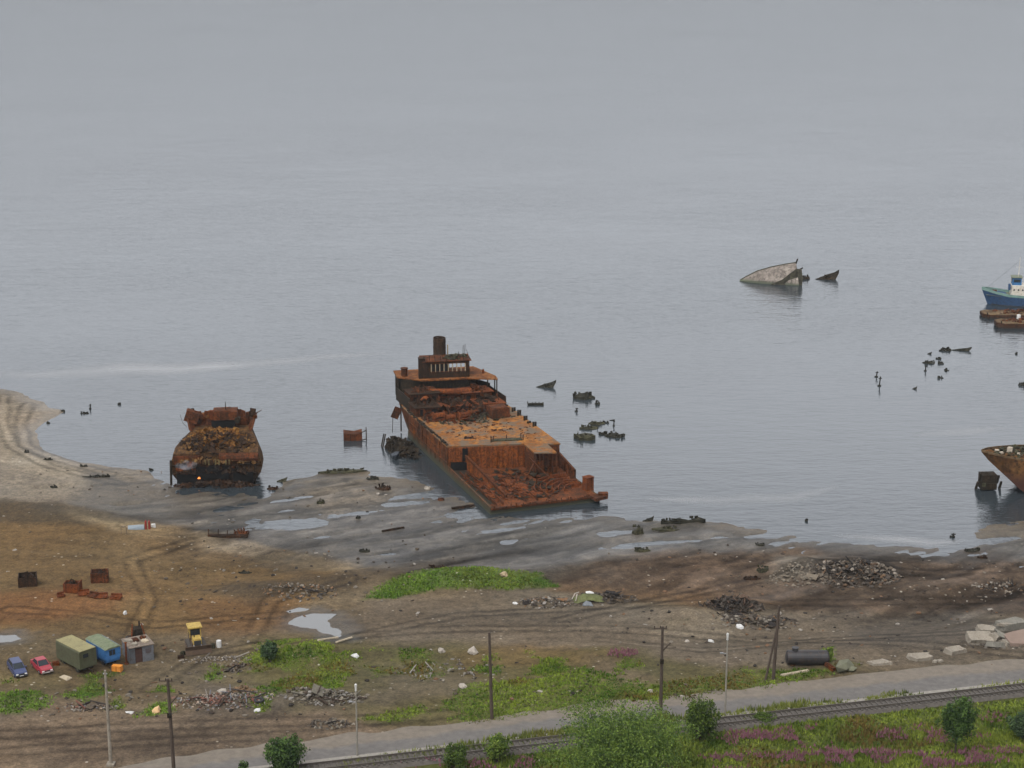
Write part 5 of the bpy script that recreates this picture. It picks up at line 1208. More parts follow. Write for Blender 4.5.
def barge(label, px, py, ln, wd, hh, rz, mat):
    t = thing('rusty_barge', label, 'barge', wat(px, py), rz, 'rusty barges moored by the blue boat')
    q = MB(); q.loft([[(x, -wd / 2 * k, zb), (x, wd / 2 * k, zb), (x, wd / 2 * k, hh), (x, -wd / 2 * k, hh)] for x, k, zb in ((0, .6, .2), (1.6, .98, -.6), (ln - 1.2, 1, -.6), (ln, .9, .2))]); h_ = q.build('hull', rusty('barge_side_rust', [L(50, 36, 30), L(84, 54, 42), L(104, 66, 48)], .5, low=(L(36, 34, 32), .2, .7)), t)
    q = MB(); q.prism([(.15, -wd / 2 * .6 + .15), (1.6, -wd / 2 + .18), (ln - .15, -wd / 2 + .15), (ln - .15, wd / 2 - .15), (1.6, wd / 2 - .18), (.15, wd / 2 * .6 - .15)], hh, hh + .07); q.build('deck', mat, t)
    for x in (1.0, ln - 1.5):
        q = MB(); q.tube((x, -wd / 2 + .5, hh), (x, -wd / 2 + .5, hh + .5), .15, .15, 8); q.build('bollard', M_soot_shade, t)
    s_ = MB(); scrap(s_, (ln * .55, .3, hh + .1), (ln * .4, wd * .36, .5), 60, .6, ('plate', 'box', 'bar'), .2, .8); o = s_.build('deck_scrap', M_brown, t); o['kind'] = 'stuff'
    return t
M_bdk = rusty('barge_deck_rust', [L(72, 56, 48), L(124, 98, 80), L(150, 126, 108)], .3, streak=False)
barge('low brown deck barge with a pointed left end, moored closest to the blue boat', 981, 316.5, 15, 5.5, 1.0, R(-2), M_bdk)
barge('shorter tan barge lying in front of the brown barge', 995, 326.5, 12, 5.0, 1.25, R(-3), M_bdk)
drum('small white barrel standing on the barge by the blue boat', 1018.5, 320, M_white, .45, 1.0); bpy.data.objects['barrel.002'].location = Vector(P(1018.5, 319, 1.4))
def right_wreck():
    c = wat(979, 487); t = thing('derelict_bow', 'rusty ship bow with white junk on deck, overhanging dark water at right edge', 'shipwreck', c, R(-6))
    # x to the right from the tip, y away; strongly raked and flared bow
    st = [(0, 0, .1, 6.4, 6.3), (1.2, .5, 1.4, 6.4, 5.0), (3.2, 1.7, 2.7, 6.3, 3.4), (6.2, 3.3, 4.0, 6.2, 1.0), (9.5, 4.4, 4.8, 6.1, -1), (20, 5.0, 5.2, 6.0, -1), (34, 5.2, 5.4, 6.0, -1)]
    q = MB(); q.loft([[(x, -a, zb), (x, -(a * .55 + b * .45), (zb + zt) * .5), (x, -b, zt), (x, b, zt), (x, a * .55 + b * .45, (zb + zt) * .5), (x, a, zb)] for x, a, b, zt, zb in st]); hull = q.build('hull', rusty('raked_bow_rust', [L(80, 56, 40), L(130, 88, 58), L(156, 112, 74)], .3, low=(L(60, 38, 32), 2.0, 4.2)), t)
    q = MB()
    for s_ in (-1, 1):
        pts = [(x, s_ * (b - .08), zt) for x, a, b, zt, zb in st]
        for a, b in zip(pts[:-1], pts[1:]): q.beam((a[0], a[1], a[2] + .18), (b[0], b[1], b[2] + .18), .12, .36)
    q.build('gunwale', M_bdk, hull)
    for x, y, w, d, h_ in [(2.6, .2, 1.0, .7, .5), (3.2, -.7, .9, .5, .4), (4.8, .4, 1.2, 1.0, 1.1), (6.2, -1.2, 1.2, .6, .5), (7.2, 1.2, 1.0, .8, .7), (8.0, -.2, 1.4, .8, .8), (9.2, 1.0, 1.5, .9, .6), (5.6, 1.6, .8, .6, .6)]:
        w, d, h_ = w * .8, d * .8, h_ * .75
        q = MB(); q.box((x, y, 6.35 + h_ / 2), (w, d, h_), rot=Matrix.Rotation(rnd.uniform(-.6, .6), 3, 'Z') @ Matrix.Rotation(rnd.uniform(-.25, .25), 3, 'X'), taper=.85); q.build('white_junk', plain('pale_junk', L(196, 184, 166, .55), .8, .2, 1.5, dirt=L(140, 116, 94, .5)), t)
    s_ = MB(); scrap(s_, (8, 0, 6.3), (6, 3.4, 1.0), 160, .9, ('plate', 'bar', 'box'), .2, .9); o = s_.build('deck_scrap', M_debp, t); o['kind'] = 'stuff'
    q = MB(); q.box((9.8, 2.4, 7.4), (2.2, 2.2, 2.0)); q.tube((9.2, 1.2, 8.2), (10.6, 1.2, 8.5), .4, .4, 8); q.build('deck_winch', M_dark, t)
    c2 = wat(987, 489); t2 = thing('sunken_engine', 'dark rusty engine block standing in water under the overhanging bow', 'wreck fragment', c2, R(5), None)
    q = MB(); q.box((0, 0, 1.5), (2.6, 2.2, 2.6)); q.rock((0, 0, 2.6), (2.6, 2.0, 1.1), 3); q.box((.3, -1.15, .9), (1.7, .2, 1.0)); q.build('block', M_soot_shade, t2)
    q = MB(); q.box((-1.0, -1.2, 1.2), (.6, .3, .6)); q.build('pale_flange', M_debp, t2)
    for x, z in ((-1.9, .9), (-1.4, 2.4), (1.7, 1.9), (2.2, .8)):
        q = MB(); q.tube((x, .2, z - .9), (x + .15, -.2, z + .5), .24, .2, 8); q.build('pipe_stub', M_soot_shade, t2)
right_wreck()
# ------------------------------------------------------------------ poles and lamps
def wood_pole(label, px, py, top_py, lean=0, brace=False, arm=True, strut=None):
    p = at(px, py); s = scale_at(p.y, p.z)
    # height from its own length in the view: the pole is upright
    h = (py - top_py) / s / math.cos(TH + math.atan((384 - .5 * (py + top_py)) / F * -1))
    t = thing('utility_pole', label, 'utility pole', p, 0, 'poles along the railway and road')
    q = MB(); q.tube((0, 0, -.4), (lean, 0, h), .23, .16, 10); q.build('pole', M_wood, t)
    if arm:
        q = MB(); q.box((lean * .96 - .25, 0, h - .25), (1.6, .12, .12)); a = q.build('crossarm', M_wood, t)
        for x in (-.95, -.25, .45):
            q = MB(); q.tube((lean * .96 + x, 0, h - .2), (lean * .96 + x, 0, h + .05), .05, .06, 6); q.build('insulator', M_soot_shade, a)
    if brace:
        q = MB(); q.tube((lean, 0, h * .72), (lean + 1.0, 0, h * .82), .09, .09, 6); q.build('side_bracket', M_wood, t)
        q = MB(); q.box((lean, -.2, h * .62), (.45, .3, .55)); q.build('junction_box', M_soot_shade, t)
    if strut:
        q = MB(); q.tube((strut, 0, -.3), (lean * .9, 0, h * .78), .16, .12, 8); q.build('strut', M_wood, t)
    return t
wood_pole('dark wooden utility pole with crossarm and side bracket, nearest the left bottom corner', 174, 772, 681, -.15, True)
wood_pole('dark wooden utility pole with bracket rising behind the big round bush', 660.5, 716, 628, 0, True)
wood_pole('slim dark utility pole standing at the middle of the grassy strip', 492, 719, 634, -.3, False, False)
wood_pole('two-legged wooden utility pole with a leaning strut, left of the steel tank', 773, 680, 607, .4, False, False, -1.0)
def concrete_pole():
    p = at(111, 765); t = thing('concrete_pole', 'pale grey concrete pole at the bottom left, below the blue caravan', 'utility pole', p, 0, 'poles along the railway and road')
    q = MB(); q.tube((0, 0, -.4), (0, 0, 11.9), .22, .13, 10); q.build('pole', M_conc, t)
    q = MB(); q.box((0, 0, .12), (.9, .9, .3)); q.build('footing', M_conc, t)
    q = MB(); q.box((0, -.05, 11.5), (.5, .12, .12)); q.build('bracket', M_steel, t)
concrete_pole()
def street_lamp(label, px, py, top_py):
    p = at(px, py); s = scale_at(p.y, p.z); h = (py - top_py) / s / .9
    t = thing('street_lamp', label, 'street lamp', p, 0, 'street lamps along the road')
    mp = plain('weathered_lamp_post', L(150, 144, 132, .62), .7, .2, 1)
    q = MB(); q.tube((0, 0, -.3), (0, 0, h - .6), .13, .08, 8); q.build('pole', mp, t)
    q = MB(); q.tube((0, 0, h - .7), (0, 0, h - .55), .12, .14, 8); q.tube((0, 0, h - .55), (0, 0, h + .1), .12, .16, 10); q.tube((0, 0, h + .1), (0, 0, h + .22), .16, .06, 10); q.build('lamp_head', M_white, t)
    q = MB(); q.box((-.35, 0, h * .77), (.8, .1, .1)); q.box((-.65, 0, h * .77 + .05), (.4, .25, .14)); q.build('bracket', M_steel, t)
street_lamp('pale street lamp with a white head by the road below the rubbish heap', 357.5, 757, 687)
street_lamp('pale street lamp with a white head, between the round bush and the two-legged pole', 725, 716, 637)
# ------------------------------------------------------------------ tank, pipes, slabs
def tank():
    a, b = at(787, 665), at(827, 663); d = b - a; m = a.lerp(b, .5)
    t = thing('steel_tank', 'long black steel tank lying on its side beside the road', 'tank', m, math.atan2(d.y, d.x))
    Ln, r = d.length / 2, .95; n = 20; q = MB()
    q.loft([[(x, r * k * math.cos(6.2832 * i / n), .95 + r * k * math.sin(6.2832 * i / n)) for i in range(n)] for x, k in ((-Ln - .25, .3), (-Ln - .15, .75), (-Ln, 1), (Ln, 1), (Ln + .15, .75), (Ln + .25, .3))])
    mt = plain('tank_black', L(62, 60, 62, .5), .45, .35, .8, dirt=L(86, 70, 58, .5)); bd = q.build('shell', mt, t, smooth=False)
    for x in (-Ln * .5, 0.1, Ln * .55):
        q = MB(); q.tube((x - .04, 0, .95), (x + .04, 0, .95), r + .03, r + .03, 20); q.build('seam_band', mt, bd)
    q = MB(); q.tube((-Ln * .62, 0, 1.8), (-Ln * .62, 0, 2.25), .38, .38, 12); q.tube((-Ln * .62, 0, 2.25), (-Ln * .62, 0, 2.33), .46, .46, 12); q.build('manhole', mt, t)
tank()
def bar_thing(name, label, cat, a, b, w, h, mat, group=None, lift=.1):
    A, B = at(*a), at(*b); q = MB(); M = A.lerp(B, .5); q.beam(A - M, B - M, w, h); d = (B - A)
    q.beam((A - M) * .96 + Vector((0, 0, h * .55)), (B - M) * .6 + Vector((0, 0, h * .55)), w * .4, h * .25)
    return tag(q.build(name, mat, None, M + Vector((0, 0, lift))), label, cat, group)
bar_thing('plank', 'long pale plank lying in front of the black tank', 'plank', (781, 676), (808, 671), .35, .2, M_plank)
bar_thing('pipe', 'short rusty pipe leaning at the right end of the black tank', 'pipe', (826, 666), (834, 672), .5, .5, M_brown, lift=.3)
bar_thing('plank', 'pale plank at the near edge of the yard puddle', 'plank', (318, 641), (338, 638), .3, .2, M_plank)
bar_thing('plank', 'shorter pale plank right of the plank at the yard puddle', 'plank', (336, 643), (352, 638), .25, .15, M_plank)
bar_thing('plank', 'dark plank lying on the wet mud left of the big ship', 'plank', (452, 509), (474, 506), .5, .35, M_dark, lift=.1)
bar_thing('log', 'thin bent log on the grey mud flat', 'log', (382, 532), (404, 528), .3, .3, M_dark)
def slab(label, px, py, w, d, h, rz, tx=0, ty=0, mat=None, lift=0):
    if 'pile' in label: h *= 1.55; lift += .1
    q = MB(); m = Matrix.Rotation(rz, 3, 'Z') @ Matrix.Rotation(tx, 3, 'X') @ Matrix.Rotation(ty, 3, 'Y')
    r = random.Random(hash((px, py)) & 0xfff); n = 9; lo = []; hi = []
    pts = [(w / 2 * math.cos(a) * k_, d / 2 * math.sin(a) * k_) for a, k_ in ((a0 + r.uniform(-.22, .22), (1.22 if i_ % 2 else .9) * r.uniform(.8, 1.1)) for i_, a0 in enumerate(np.linspace(-2.9, 2.6, 8)))]
    k = len(pts); vs = [m @ Vector((x, y, -h / 2)) for x, y in pts] + [m @ Vector((x * r.uniform(.82, .99), y * r.uniform(.82, .99), h / 2 * r.uniform(.7, 1.1))) for x, y in pts]
    q.add(vs, [tuple(range(k - 1, -1, -1)), tuple(range(k, 2 * k))] + [(i, (i + 1) % k, k + (i + 1) % k, k + i) for i in range(k)])
    return tag(q.build('concrete_slab', mat or M_conc, None, at(px, py) + Vector((0, 0, h * .35 + lift))), label, 'concrete slab', 'broken concrete slabs near the road')
M_pinkslab = plain('pink_concrete', L(160, 138, 124, .48), .85, .15, 1.0, dirt=L(130, 112, 100, .7))
M_greyslab = plain('dark_concrete', L(120, 116, 106, .75), .85, .2, 1.0, dirt=L(86, 82, 76, .7))
for a in [('narrow pale slab lying nearest the black tank in the row of slabs', 880, 664, 3.4, 1.3, .45, .25, .1), ('longest single pale slab, middle of the row along the road', 920, 659, 3.6, 1.7, .7, .08, .12),
          ('flat pale slab between the long slab and the slab pile', 955, 653, 3.2, 1.5, .45, .3, .15), ('small pale chip below the flat slab', 935, 662, .9, .6, .3, .8), ('second small pale chip right beside the first chip', 940, 661.5, .8, .6, .3, .2),
          ('big tilted slab at the near left of the slab pile', 981, 642, 4.2, 2.4, .7, -.25, .35, .1), ('pale slab lying along the top left of the slab pile', 986, 636, 3.4, 1.8, .55, -.3, .15, 0, None, .5),
          ('grey broken slab under the tilted slab', 997, 646, 3.0, 1.6, .7, .4, -.3, .2, M_greyslab), ('small pale block in the middle of the slab pile', 994, 642, 1.6, 1.2, .8, .6, .3, .2), ('narrow slab standing on edge in the slab pile', 1002, 640, 2.4, .8, .8, -.9, .5, .3, M_greyslab),
          ('farthest dark slab with a pale rim in the slab pile', 1010, 629, 4.4, 2.2, .9, .22, .1, 0, M_greyslab), ('pale strip slab lying on the farthest dark slab', 1011, 630, 4.0, .7, .4, .22, .1, 0, None, .75),
          ('large pinkish slab at the right picture edge in the slab pile', 1020, 642, 5.0, 3.4, .6, .1, .25, 0, M_pinkslab), ('pale slab end between the pinkish slab and the tilted slab', 1007, 645, 1.6, 1.4, .7, .3, .2, .3)]:
    slab(*a)
# small rubble among the slabs follows below
PAL_GREY = [L(128, 122, 108, .7), L(96, 92, 82, .7), L(150, 142, 128, .7)]
PAL_MIX = [L(186, 178, 164, .42), L(120, 112, 100, .7), L(74, 68, 62, .6), L(60, 54, 50, .5), L(140, 104, 72, .7), L(96, 88, 80, .7)]
PAL_DARK = [L(58, 54, 52, .5), L(80, 74, 70, .6), L(40, 38, 38, .5), L(112, 102, 90, .6), L(150, 140, 128, .7), L(112, 84, 60, .6)]
PAL_TRASH = [L(214, 208, 198, .42), L(140, 130, 120, .7), L(84, 78, 74, .6), L(140, 92, 80, .6), L(120, 120, 126, .7), L(110, 96, 80, .6), L(190, 170, 150, .7)]
heap('rubble_heap', 'long dark heap of rubble and scrap near the right shore', 'rubble heap', 856, 574, 7.0, 4.0, 1.6, 620, PAL_DARK, .15, .7)
heap('rubble_heap', 'pale earth and stone heap just left of the long dark rubble heap', 'rubble heap', 800, 576, 4.5, 3.5, .8, 170, [L(150, 142, 128, .62), L(128, 120, 108, .62), L(140, 128, 112, .62)], .12, .55, kinds=('chunk',))
heap('rubble_heap', 'small heap of pale stones at the right edge behind the brown track', 'rubble heap', 1012, 587, 6.0, 2.6, .6, 130, PAL_DARK + [L(200, 194, 184, .42)], .15, .5)
heap('scrap_heap', 'low heap of planks and dark scrap left of the green tarpaulin', 'scrap heap', 546, 603, 4.6, 1.9, .6, 170, PAL_MIX + [L(214, 206, 196, .42)], .15, .6, .5, ('plate', 'bar', 'bar', 'chunk'))
heap('scrap_heap', 'burnt black scrap heap right of the green tarpaulin', 'scrap heap', 607, 598, 4.6, 2.0, .8, 170, PAL_DARK[:3], .15, .7, .8, ('bar', 'plate', 'chunk'))
heap('rubble_heap', 'stones and boards scattered beside the brown mud bank, left of the grassy mound', 'rubble heap', 300, 592, 5.5, 3.6, .6, 170, PAL_MIX, .12, .55)
heap('scrap_heap', 'heap of bare brushwood and burnt scrap in the middle of the right yard', 'scrap heap', 731, 606, 4.5, 2.4, 1.5, 330, PAL_DARK[:3] + [L(110, 84, 70, .6)], .2, 1.2, 1.2, ('bar', 'bar', 'bar', 'plate'))
heap('rubble_heap', 'pale rubble heap right below the brushwood heap', 'rubble heap', 756, 622, 6.0, 3.0, .8, 240, PAL_MIX + PAL_DARK[:2], .15, .7)
heap('rubble_heap', 'small grey rubble lying between the broken concrete slabs at right', 'rubble heap', 1000, 643, 5.5, 1.8, .5, 150, [L(150, 142, 130, .5), L(120, 112, 102, .5), L(90, 84, 78, .5)], .15, .6, .6, ('chunk', 'plate'))
heap('rubbish_heap', 'long rubbish heap of mixed litter along the lower left bank', 'rubbish heap', 222, 700, 6.5, 2.6, .6, 420, PAL_TRASH, .1, .45)
heap('rubbish_heap', 'pinkish red pile of bricks in the middle of the rubbish bank', 'rubbish heap', 217, 701, 1.9, 1.2, .7, 120, [L(150, 96, 80, .6), L(124, 84, 72, .6), L(190, 150, 134, .62)], .12, .4, .9, ('box', 'chunk'))
heap('rubbish_heap', 'orange clay pile at the right part of the rubbish bank', 'rubbish heap', 243, 691, 1.7, 1.3, .9, 70, [L(150, 118, 82, .62), L(126, 100, 74, .6)], .3, .7, .9, ('chunk',))
heap('rubbish_heap', 'grey rubble and wire heap on the small mound left of the street lamp', 'rubbish heap', 325, 696, 5.5, 2.4, .9, 320, PAL_GREY + [L(196, 192, 186, .42), L(84, 70, 60, .6)], .12, .5)
heap('rubbish_heap', 'dark cinder and litter strip beside the concrete pole', 'rubbish heap', 92, 708, 3.6, 1.3, .4, 170, PAL_TRASH + PAL_DARK[:3], .1, .35)
heap('rubbish_heap', 'litter and pale stones around the bare patch of the grassy strip', 'rubbish heap', 448, 672, 7.0, 5.0, .4, 90, [L(206, 200, 190, .42), L(150, 144, 132, .7), L(90, 84, 78, .6)], .15, .55)
heap('rubble_heap', 'dark stones and rubble by the left end of the green patch', 'rubble heap', 237, 668, 2.2, 1.4, .8, 70, PAL_DARK, .2, .6)
heap('rubble_heap', 'low rubble lying in front of the bulldozer', 'rubble heap', 216, 660, 5.0, 1.4, .3, 130, [L(166, 158, 146, .75), L(120, 112, 104, .7)], .1, .35)
heap('rubble_heap', 'low heap of soil and clods below the mound with the street lamp', 'rubble heap', 330, 724, 3.0, 1.4, .4, 90, PAL_GREY + PAL_DARK[:2], .12, .5)
# litter scattered everywhere over the yard: nobody could count it
def litter():
    mb = MB(); cols = []
    spots = [((0, 690), (350, 720), 150), ((360, 640), (700, 700), 90), ((560, 590), (1020, 640), 170), ((180, 560), (420, 620), 110), ((0, 500), (260, 640), 50), ((860, 560), (1020, 600), 60), ((600, 545), (800, 590), 60), ((100, 640), (260, 690), 60), ((700, 640), (1000, 668), 60), ((40, 470), (260, 500), 40), ((280, 480), (460, 560), 60)]
    for (x0, y0), (x1, y1), n in spots:
        for _ in range(int(n * .8)):
            p = at(rnd.uniform(x0, x1), rnd.uniform(y0, y1)); s = rnd.choice([.12, .16, .2, .25, .35]) * rnd.uniform(.8, 1.3); nf = len(mb.f)
            if rnd.random() < .5: mb.rock((p.x, p.y, p.z + s * .25), (s * 2, s * 1.6, s * 1.2))
            else: mb.box((p.x, p.y, p.z + .06), (s * 1.8, s, .08), rot=Matrix.Rotation(rnd.uniform(0, 3), 3, 'Z') @ Matrix.Rotation(rnd.uniform(-.4, .4), 3, 'X'))
            c = rnd.choice([L(170, 162, 150, .5), L(140, 130, 116, .45), L(122, 110, 96, .4), L(110, 98, 84, .4), L(60, 55, 50, .5), L(60, 55, 50, .5), L(76, 66, 58, .5), L(120, 92, 70, .6)])
            cols += [c] * (len(mb.f) - nf)
    o = mb.build('litter', M_heap); a = o.data.attributes.new('pc', 'FLOAT_COLOR', 'FACE')
    a.data.foreach_set('color', np.concatenate([np.array(cols, np.float32), np.ones((len(cols), 1), np.float32)], 1).ravel())
    tag(o, 'small stones, chips and litter strewn over the yard', None, kind='stuff')
litter()
def stone(label, px, py, w, d, h, mat=None, name='boulder', cat='boulder', group=None, lift=0):
    q = MB(); q.rock((0, 0, h * .35), (w * 1.5, d * 1.5, h * 1.5), hash((px, py)) & 0xfff); q.rock((w * .3, -d * .2, h * .15), (w * .8, d * .8, h * .8), hash((py, px)) & 0xfff)
    return tag(q.build(name, mat or M_conc, None, at(px, py) + Vector((0, 0, lift))), label, cat, group)
M_pale = plain('pale_stone', L(190, 180, 166, .55), .85, .2, 1.5, dirt=L(140, 130, 116, .6))
G_st = 'pale stones and bags on the ground'
stone('bright white sheet of board below the brushwood heap', 739, 628, 1.0, .8, .5, M_white, 'white_board', 'board', G_st)
stone('pale grey block right above the white board', 738, 620, 1.0, .7, .6, M_conc, 'concrete_block', 'block', G_st)
stone('white bag on the dark ground left of the street lamp head', 711, 642, .7, .5, .4, M_white, 'white_bag', 'bag', G_st)
stone('small pale stone on the track left of the white bag', 687, 642, .6, .4, .3, M_pale, 'boulder', 'boulder', G_st)
stone('pale boulder at the far edge of the grassy mound', 504, 576, 1.1, .8, .8, plain('tan_stone', L(176, 156, 124, .7), .85), 'boulder', 'boulder', G_st)
stone('white boulder at the upper right of the bare patch', 472, 653, 1.4, 1.0, .8, M_pale, 'boulder', 'boulder', G_st)
stone('pale boulder pair left of the upper right white boulder', 441, 652, 1.0, .8, .6, M_pale, 'boulder', 'boulder', G_st)
stone('white bag in the green patch right of the yard puddle', 355, 657, .9, .6, .5, M_white, 'white_bag', 'bag', G_st)
stone('pale stone group in the grass left of the slim pole', 462, 687, 1.1, .8, .5, M_pale, 'boulder', 'boulder', G_st)
stone('cream rounded bag at the grass edge near the left wooden pole', 156, 712, 1.0, .7, .7, plain('cream_bag', L(206, 170, 124, .75), .8, .15, 2), 'cream_bag', 'bag', G_st)
stone('white rag on the bank right of the concrete pole', 130, 713, .8, .5, .25, M_white, 'white_rag', 'rag', G_st)
stone('small white canister on the brown mud above the grey shed', 125, 614, .5, .4, .5, M_white, 'canister', 'canister', G_st)
stone('white plastic bag on the rubbish bank above the tyre', 257, 711, .8, .5, .3, M_white, 'white_bag', 'bag', G_st)
stone('white wrapped bundle on the rubbish heap near the brick pile', 222, 692, 1.0, .7, .5, M_pale, 'white_bundle', 'bundle', G_st)
stone('white painted stone in the grass behind the big round bush', 650, 692, .6, .4, .4, M_pale, 'boulder', 'boulder', G_st)
stone('grey green tarpaulin bundle at the right end of the black tank', 843, 669, 2.6, 1.6, 1.2, plain('grey_green_heap', L(112, 112, 92, .62), .9, .2, 1.5), 'tarpaulin_bundle', 'tarpaulin', None)
stone('blue grey cloth heap under the green tarpaulin', 587, 605, 1.4, .8, .5, plain('blue_grey_cloth', L(116, 120, 124, .7), .8), 'cloth_heap', 'cloth', None)
stone('white plastic jug left of the planks by the scrap heap', 515, 604, .7, .4, .3, M_white, 'white_jug', 'jug', G_st)
def tarp():
    p = at(588, 600); t = thing('green_tarpaulin', 'yellow green tarpaulin over a scrap pile with white tubing on it', 'tarpaulin', p, .1)
    q = MB(); k = 9; vs = []; fs = []
    for i in range(k):
        for j in range(6):
            x = -2.2 + 4.4 * i / (k - 1); y = -1.1 + 2.2 * j / 5; e = 1 - (x / 2.4) ** 2 * .8 - (y / 1.2) ** 2 * .8
            vs.append((x + rnd.uniform(-.12, .12), y + rnd.uniform(-.1, .1), max(0, .9 * e) + rnd.uniform(0, .12)))
    for i in range(k - 1):
        for j in range(5): a = i * 6 + j; fs.append((a, a + 6, a + 7, a + 1))
    q.add(vs, fs); o = q.build('sheet', plain('yellow_green_sheet', L(112, 116, 70, .5), .8, .35, 1.5, dirt=L(84, 82, 64, .45)), t); o.modifiers.new('thick', 'SOLIDIFY').thickness = .04
    q = MB(); q.path([(-2.4, -.6, .5), (-1.9, .2, 1.0), (-1.2, .9, .9)], .08, 6); q.path([(-1.9, -.9, .3), (-1.6, 0, .95)], .08, 6); q.build('tubing', M_pale, t)
    q = MB(); q.rock((.3, .4, 1.0), (1.6, .6, .5), 2); q.build('white_sack', M_white, t)
tarp()
def tyre():
    q = MB(); n, m = 18, 8; vs = [];
    q.loft([[((.5 + .17 * math.cos(6.2832 * j / m)) * math.cos(6.2832 * i / n), (.5 + .17 * math.cos(6.2832 * j / m)) * math.sin(6.2832 * i / n), .18 + .15 * math.sin(6.2832 * j / m)) for j in range(m)] for i in list(range(n)) + [0]], cap=False)
    tag(q.build('tyre', M_tyre, None, at(259, 702) + Vector((0, 0, .1))), 'black tyre lying on the rubbish bank beside the green patch', 'tyre')
tyre()
# workplace on the far left bank: cylinders, sheet, frame
for lb, px in (('red gas cylinder standing left of its twin on the sandy bank', 146), ('red gas cylinder standing right of its twin on the sandy bank', 149.5)):
    q = MB(); r = .17; q.tube((0, 0, 0), (0, 0, 1.25), r, r, 10); q.tube((0, 0, 1.25), (0, 0, 1.42), r, .07, 10); q.tube((0, 0, 1.42), (0, 0, 1.55), .06, .06, 6)
    tag(q.build('gas_cylinder', plain('gas_cylinder_red', L(140, 40, 34, .65), .6, .15), None, at(px, 529)), lb, 'gas cylinder', 'gas cylinders on the sandy bank')
flat_box('bluish grey plastic sheet spread left of the red gas cylinders', 'plastic_sheet', 'sheet', 136, 528, (2.6, 1.8, .25), plain('blue_grey_sheet', L(134, 144, 150, .7), .6, .1), .2)
flat_box('white box right of the red gas cylinders', 'white_box', 'box', 153.5, 527, (.7, .5, .5), M_white, .2)
q = MB(); q.beam((-.45, 0, 0), (-.4, 0, 1.2), .07, .07); q.beam((.45, 0, 0), (.4, 0, 1.2), .07, .07); q.beam((-.42, 0, 1.2), (.42, 0, 1.2), .07, .07)
tag(q.build('trestle', M_wood, None, at(124, 534)), 'small dark trestle frame left below the plastic sheet', 'trestle')
# debris standing in the mud flats
Lf = [
    ('long curved dark strip of wreckage along the left mud spit', 345, 472.5, 9.0, 1.6, .7, 'flat', M_debp), ('dark strip of wreckage at the tip of the left mud spit', 373, 479.5, 2.6, 1.2, .5, 'flat', M_deb),
    ('ragged brown lump at the right end of the left mud spit', 383, 489, 2.6, 2.2, 1.1, 'hump', M_dark), ('dark weedy stump on the left mud spit', 320.5, 503, 1.2, 1.8, 1.0, 'hump', M_debp),
    ('small dark lump on the mud towards the brown bank', 364, 551.5, 1.8, 1.0, .5, 'hump', M_deb), ('dark speck on the mud above the bent log', 358, 518, .8, .7, .5, 'hump', M_deb),
    ('rusty scrap on the mud beside the big ship, left piece', 434, 497, 1.2, .9, .5, 'hump', M_dark), ('rusty scrap on the mud beside the big ship, lower right piece', 441, 500, 1.1, .8, .5, 'hump', M_brown), ('pale lump on the mud close to the big ship hull', 427, 489, .9, .7, .5, 'hump', M_pale),
    ('long rusty beam wreck at the sandy bank below the left wreck', 228, 537, 6.2, 1.6, 1.2, 'ribs', M_dark), ('brown broken end right of the rusty beam wreck', 241, 534, 2.4, 1.8, 1.2, 'hump', M_brown),
    ('dark strip on the grey mud above the grassy mound', 436, 567, 3.0, .8, .3, 'flat', M_dark), ('square weedy box end on the right mud spit', 638, 533.5, 1.9, 1.8, 1.5, 'flat', M_debp),
    ('small hooked fragment behind the square box end', 648, 521, 1.8, .8, .9, 'spike', M_deb), ('long dark tubular wreck rim on the right mud spit', 682, 522, 8.6, 1.2, .8, 'flat', M_deb),
    ('weedy plate under the long wreck rim of the right mud spit', 666, 530, 4.4, 2.0, .5, 'flat', M_debp), ('dark lump on the mud below the long wreck rim', 760, 545, 1.4, 1.0, .5, 'hump', M_deb),
    ('greenish stump on the brown bank below the right mud spit', 642, 551, 2.4, 1.4, .8, 'hump', M_debp), ('grey box end on the brown bank near the pale heap', 763, 571, 2.0, 1.3, 1.0, 'flat', M_debp), ('dark low plate left of the grey box end', 752, 579, 3.2, 1.0, .4, 'flat', M_dark),
    ('dark rib of wreckage along the far right shore edge', 972, 551, 2.4, .9, .6, 'hump', M_deb), ('small dark plate on the mud at the far right shore', 982, 558, 1.8, .7, .4, 'flat', M_dark),
    ('dark stick of driftwood on the sand spit', 27, 452.5, .9, .6, .4, 'flat', M_deb), ('flat driftwood on the sand near the bay corner', 48, 460, 1.8, .6, .3, 'flat', M_deb), ('flat driftwood farther right on the sand', 84, 466.5, 1.9, .6, .3, 'flat', M_deb),
    ('dark log on the wet mud left of the left wreck', 97, 477, 5.0, 1.0, .3, 'flat', M_deb), ('dark lump on the pale mud at the far left', 54, 487.5, 1.2, .8, .5, 'hump', M_deb), ('small dark shoreline stone below the beach tip', 48, 423.5, .7, .6, .4, 'hump', M_deb),
    ('small brown clod on the mud bank above the bulldozer', 245, 573, 1.8, .8, .4, 'hump', M_deb),
]
for a in Lf: fragment(a[0], a[1], a[2], a[3], a[4], a[5], a[6], a[7], rz=rnd.uniform(-.12, .2), group='wreck pieces on the mud', land=True)
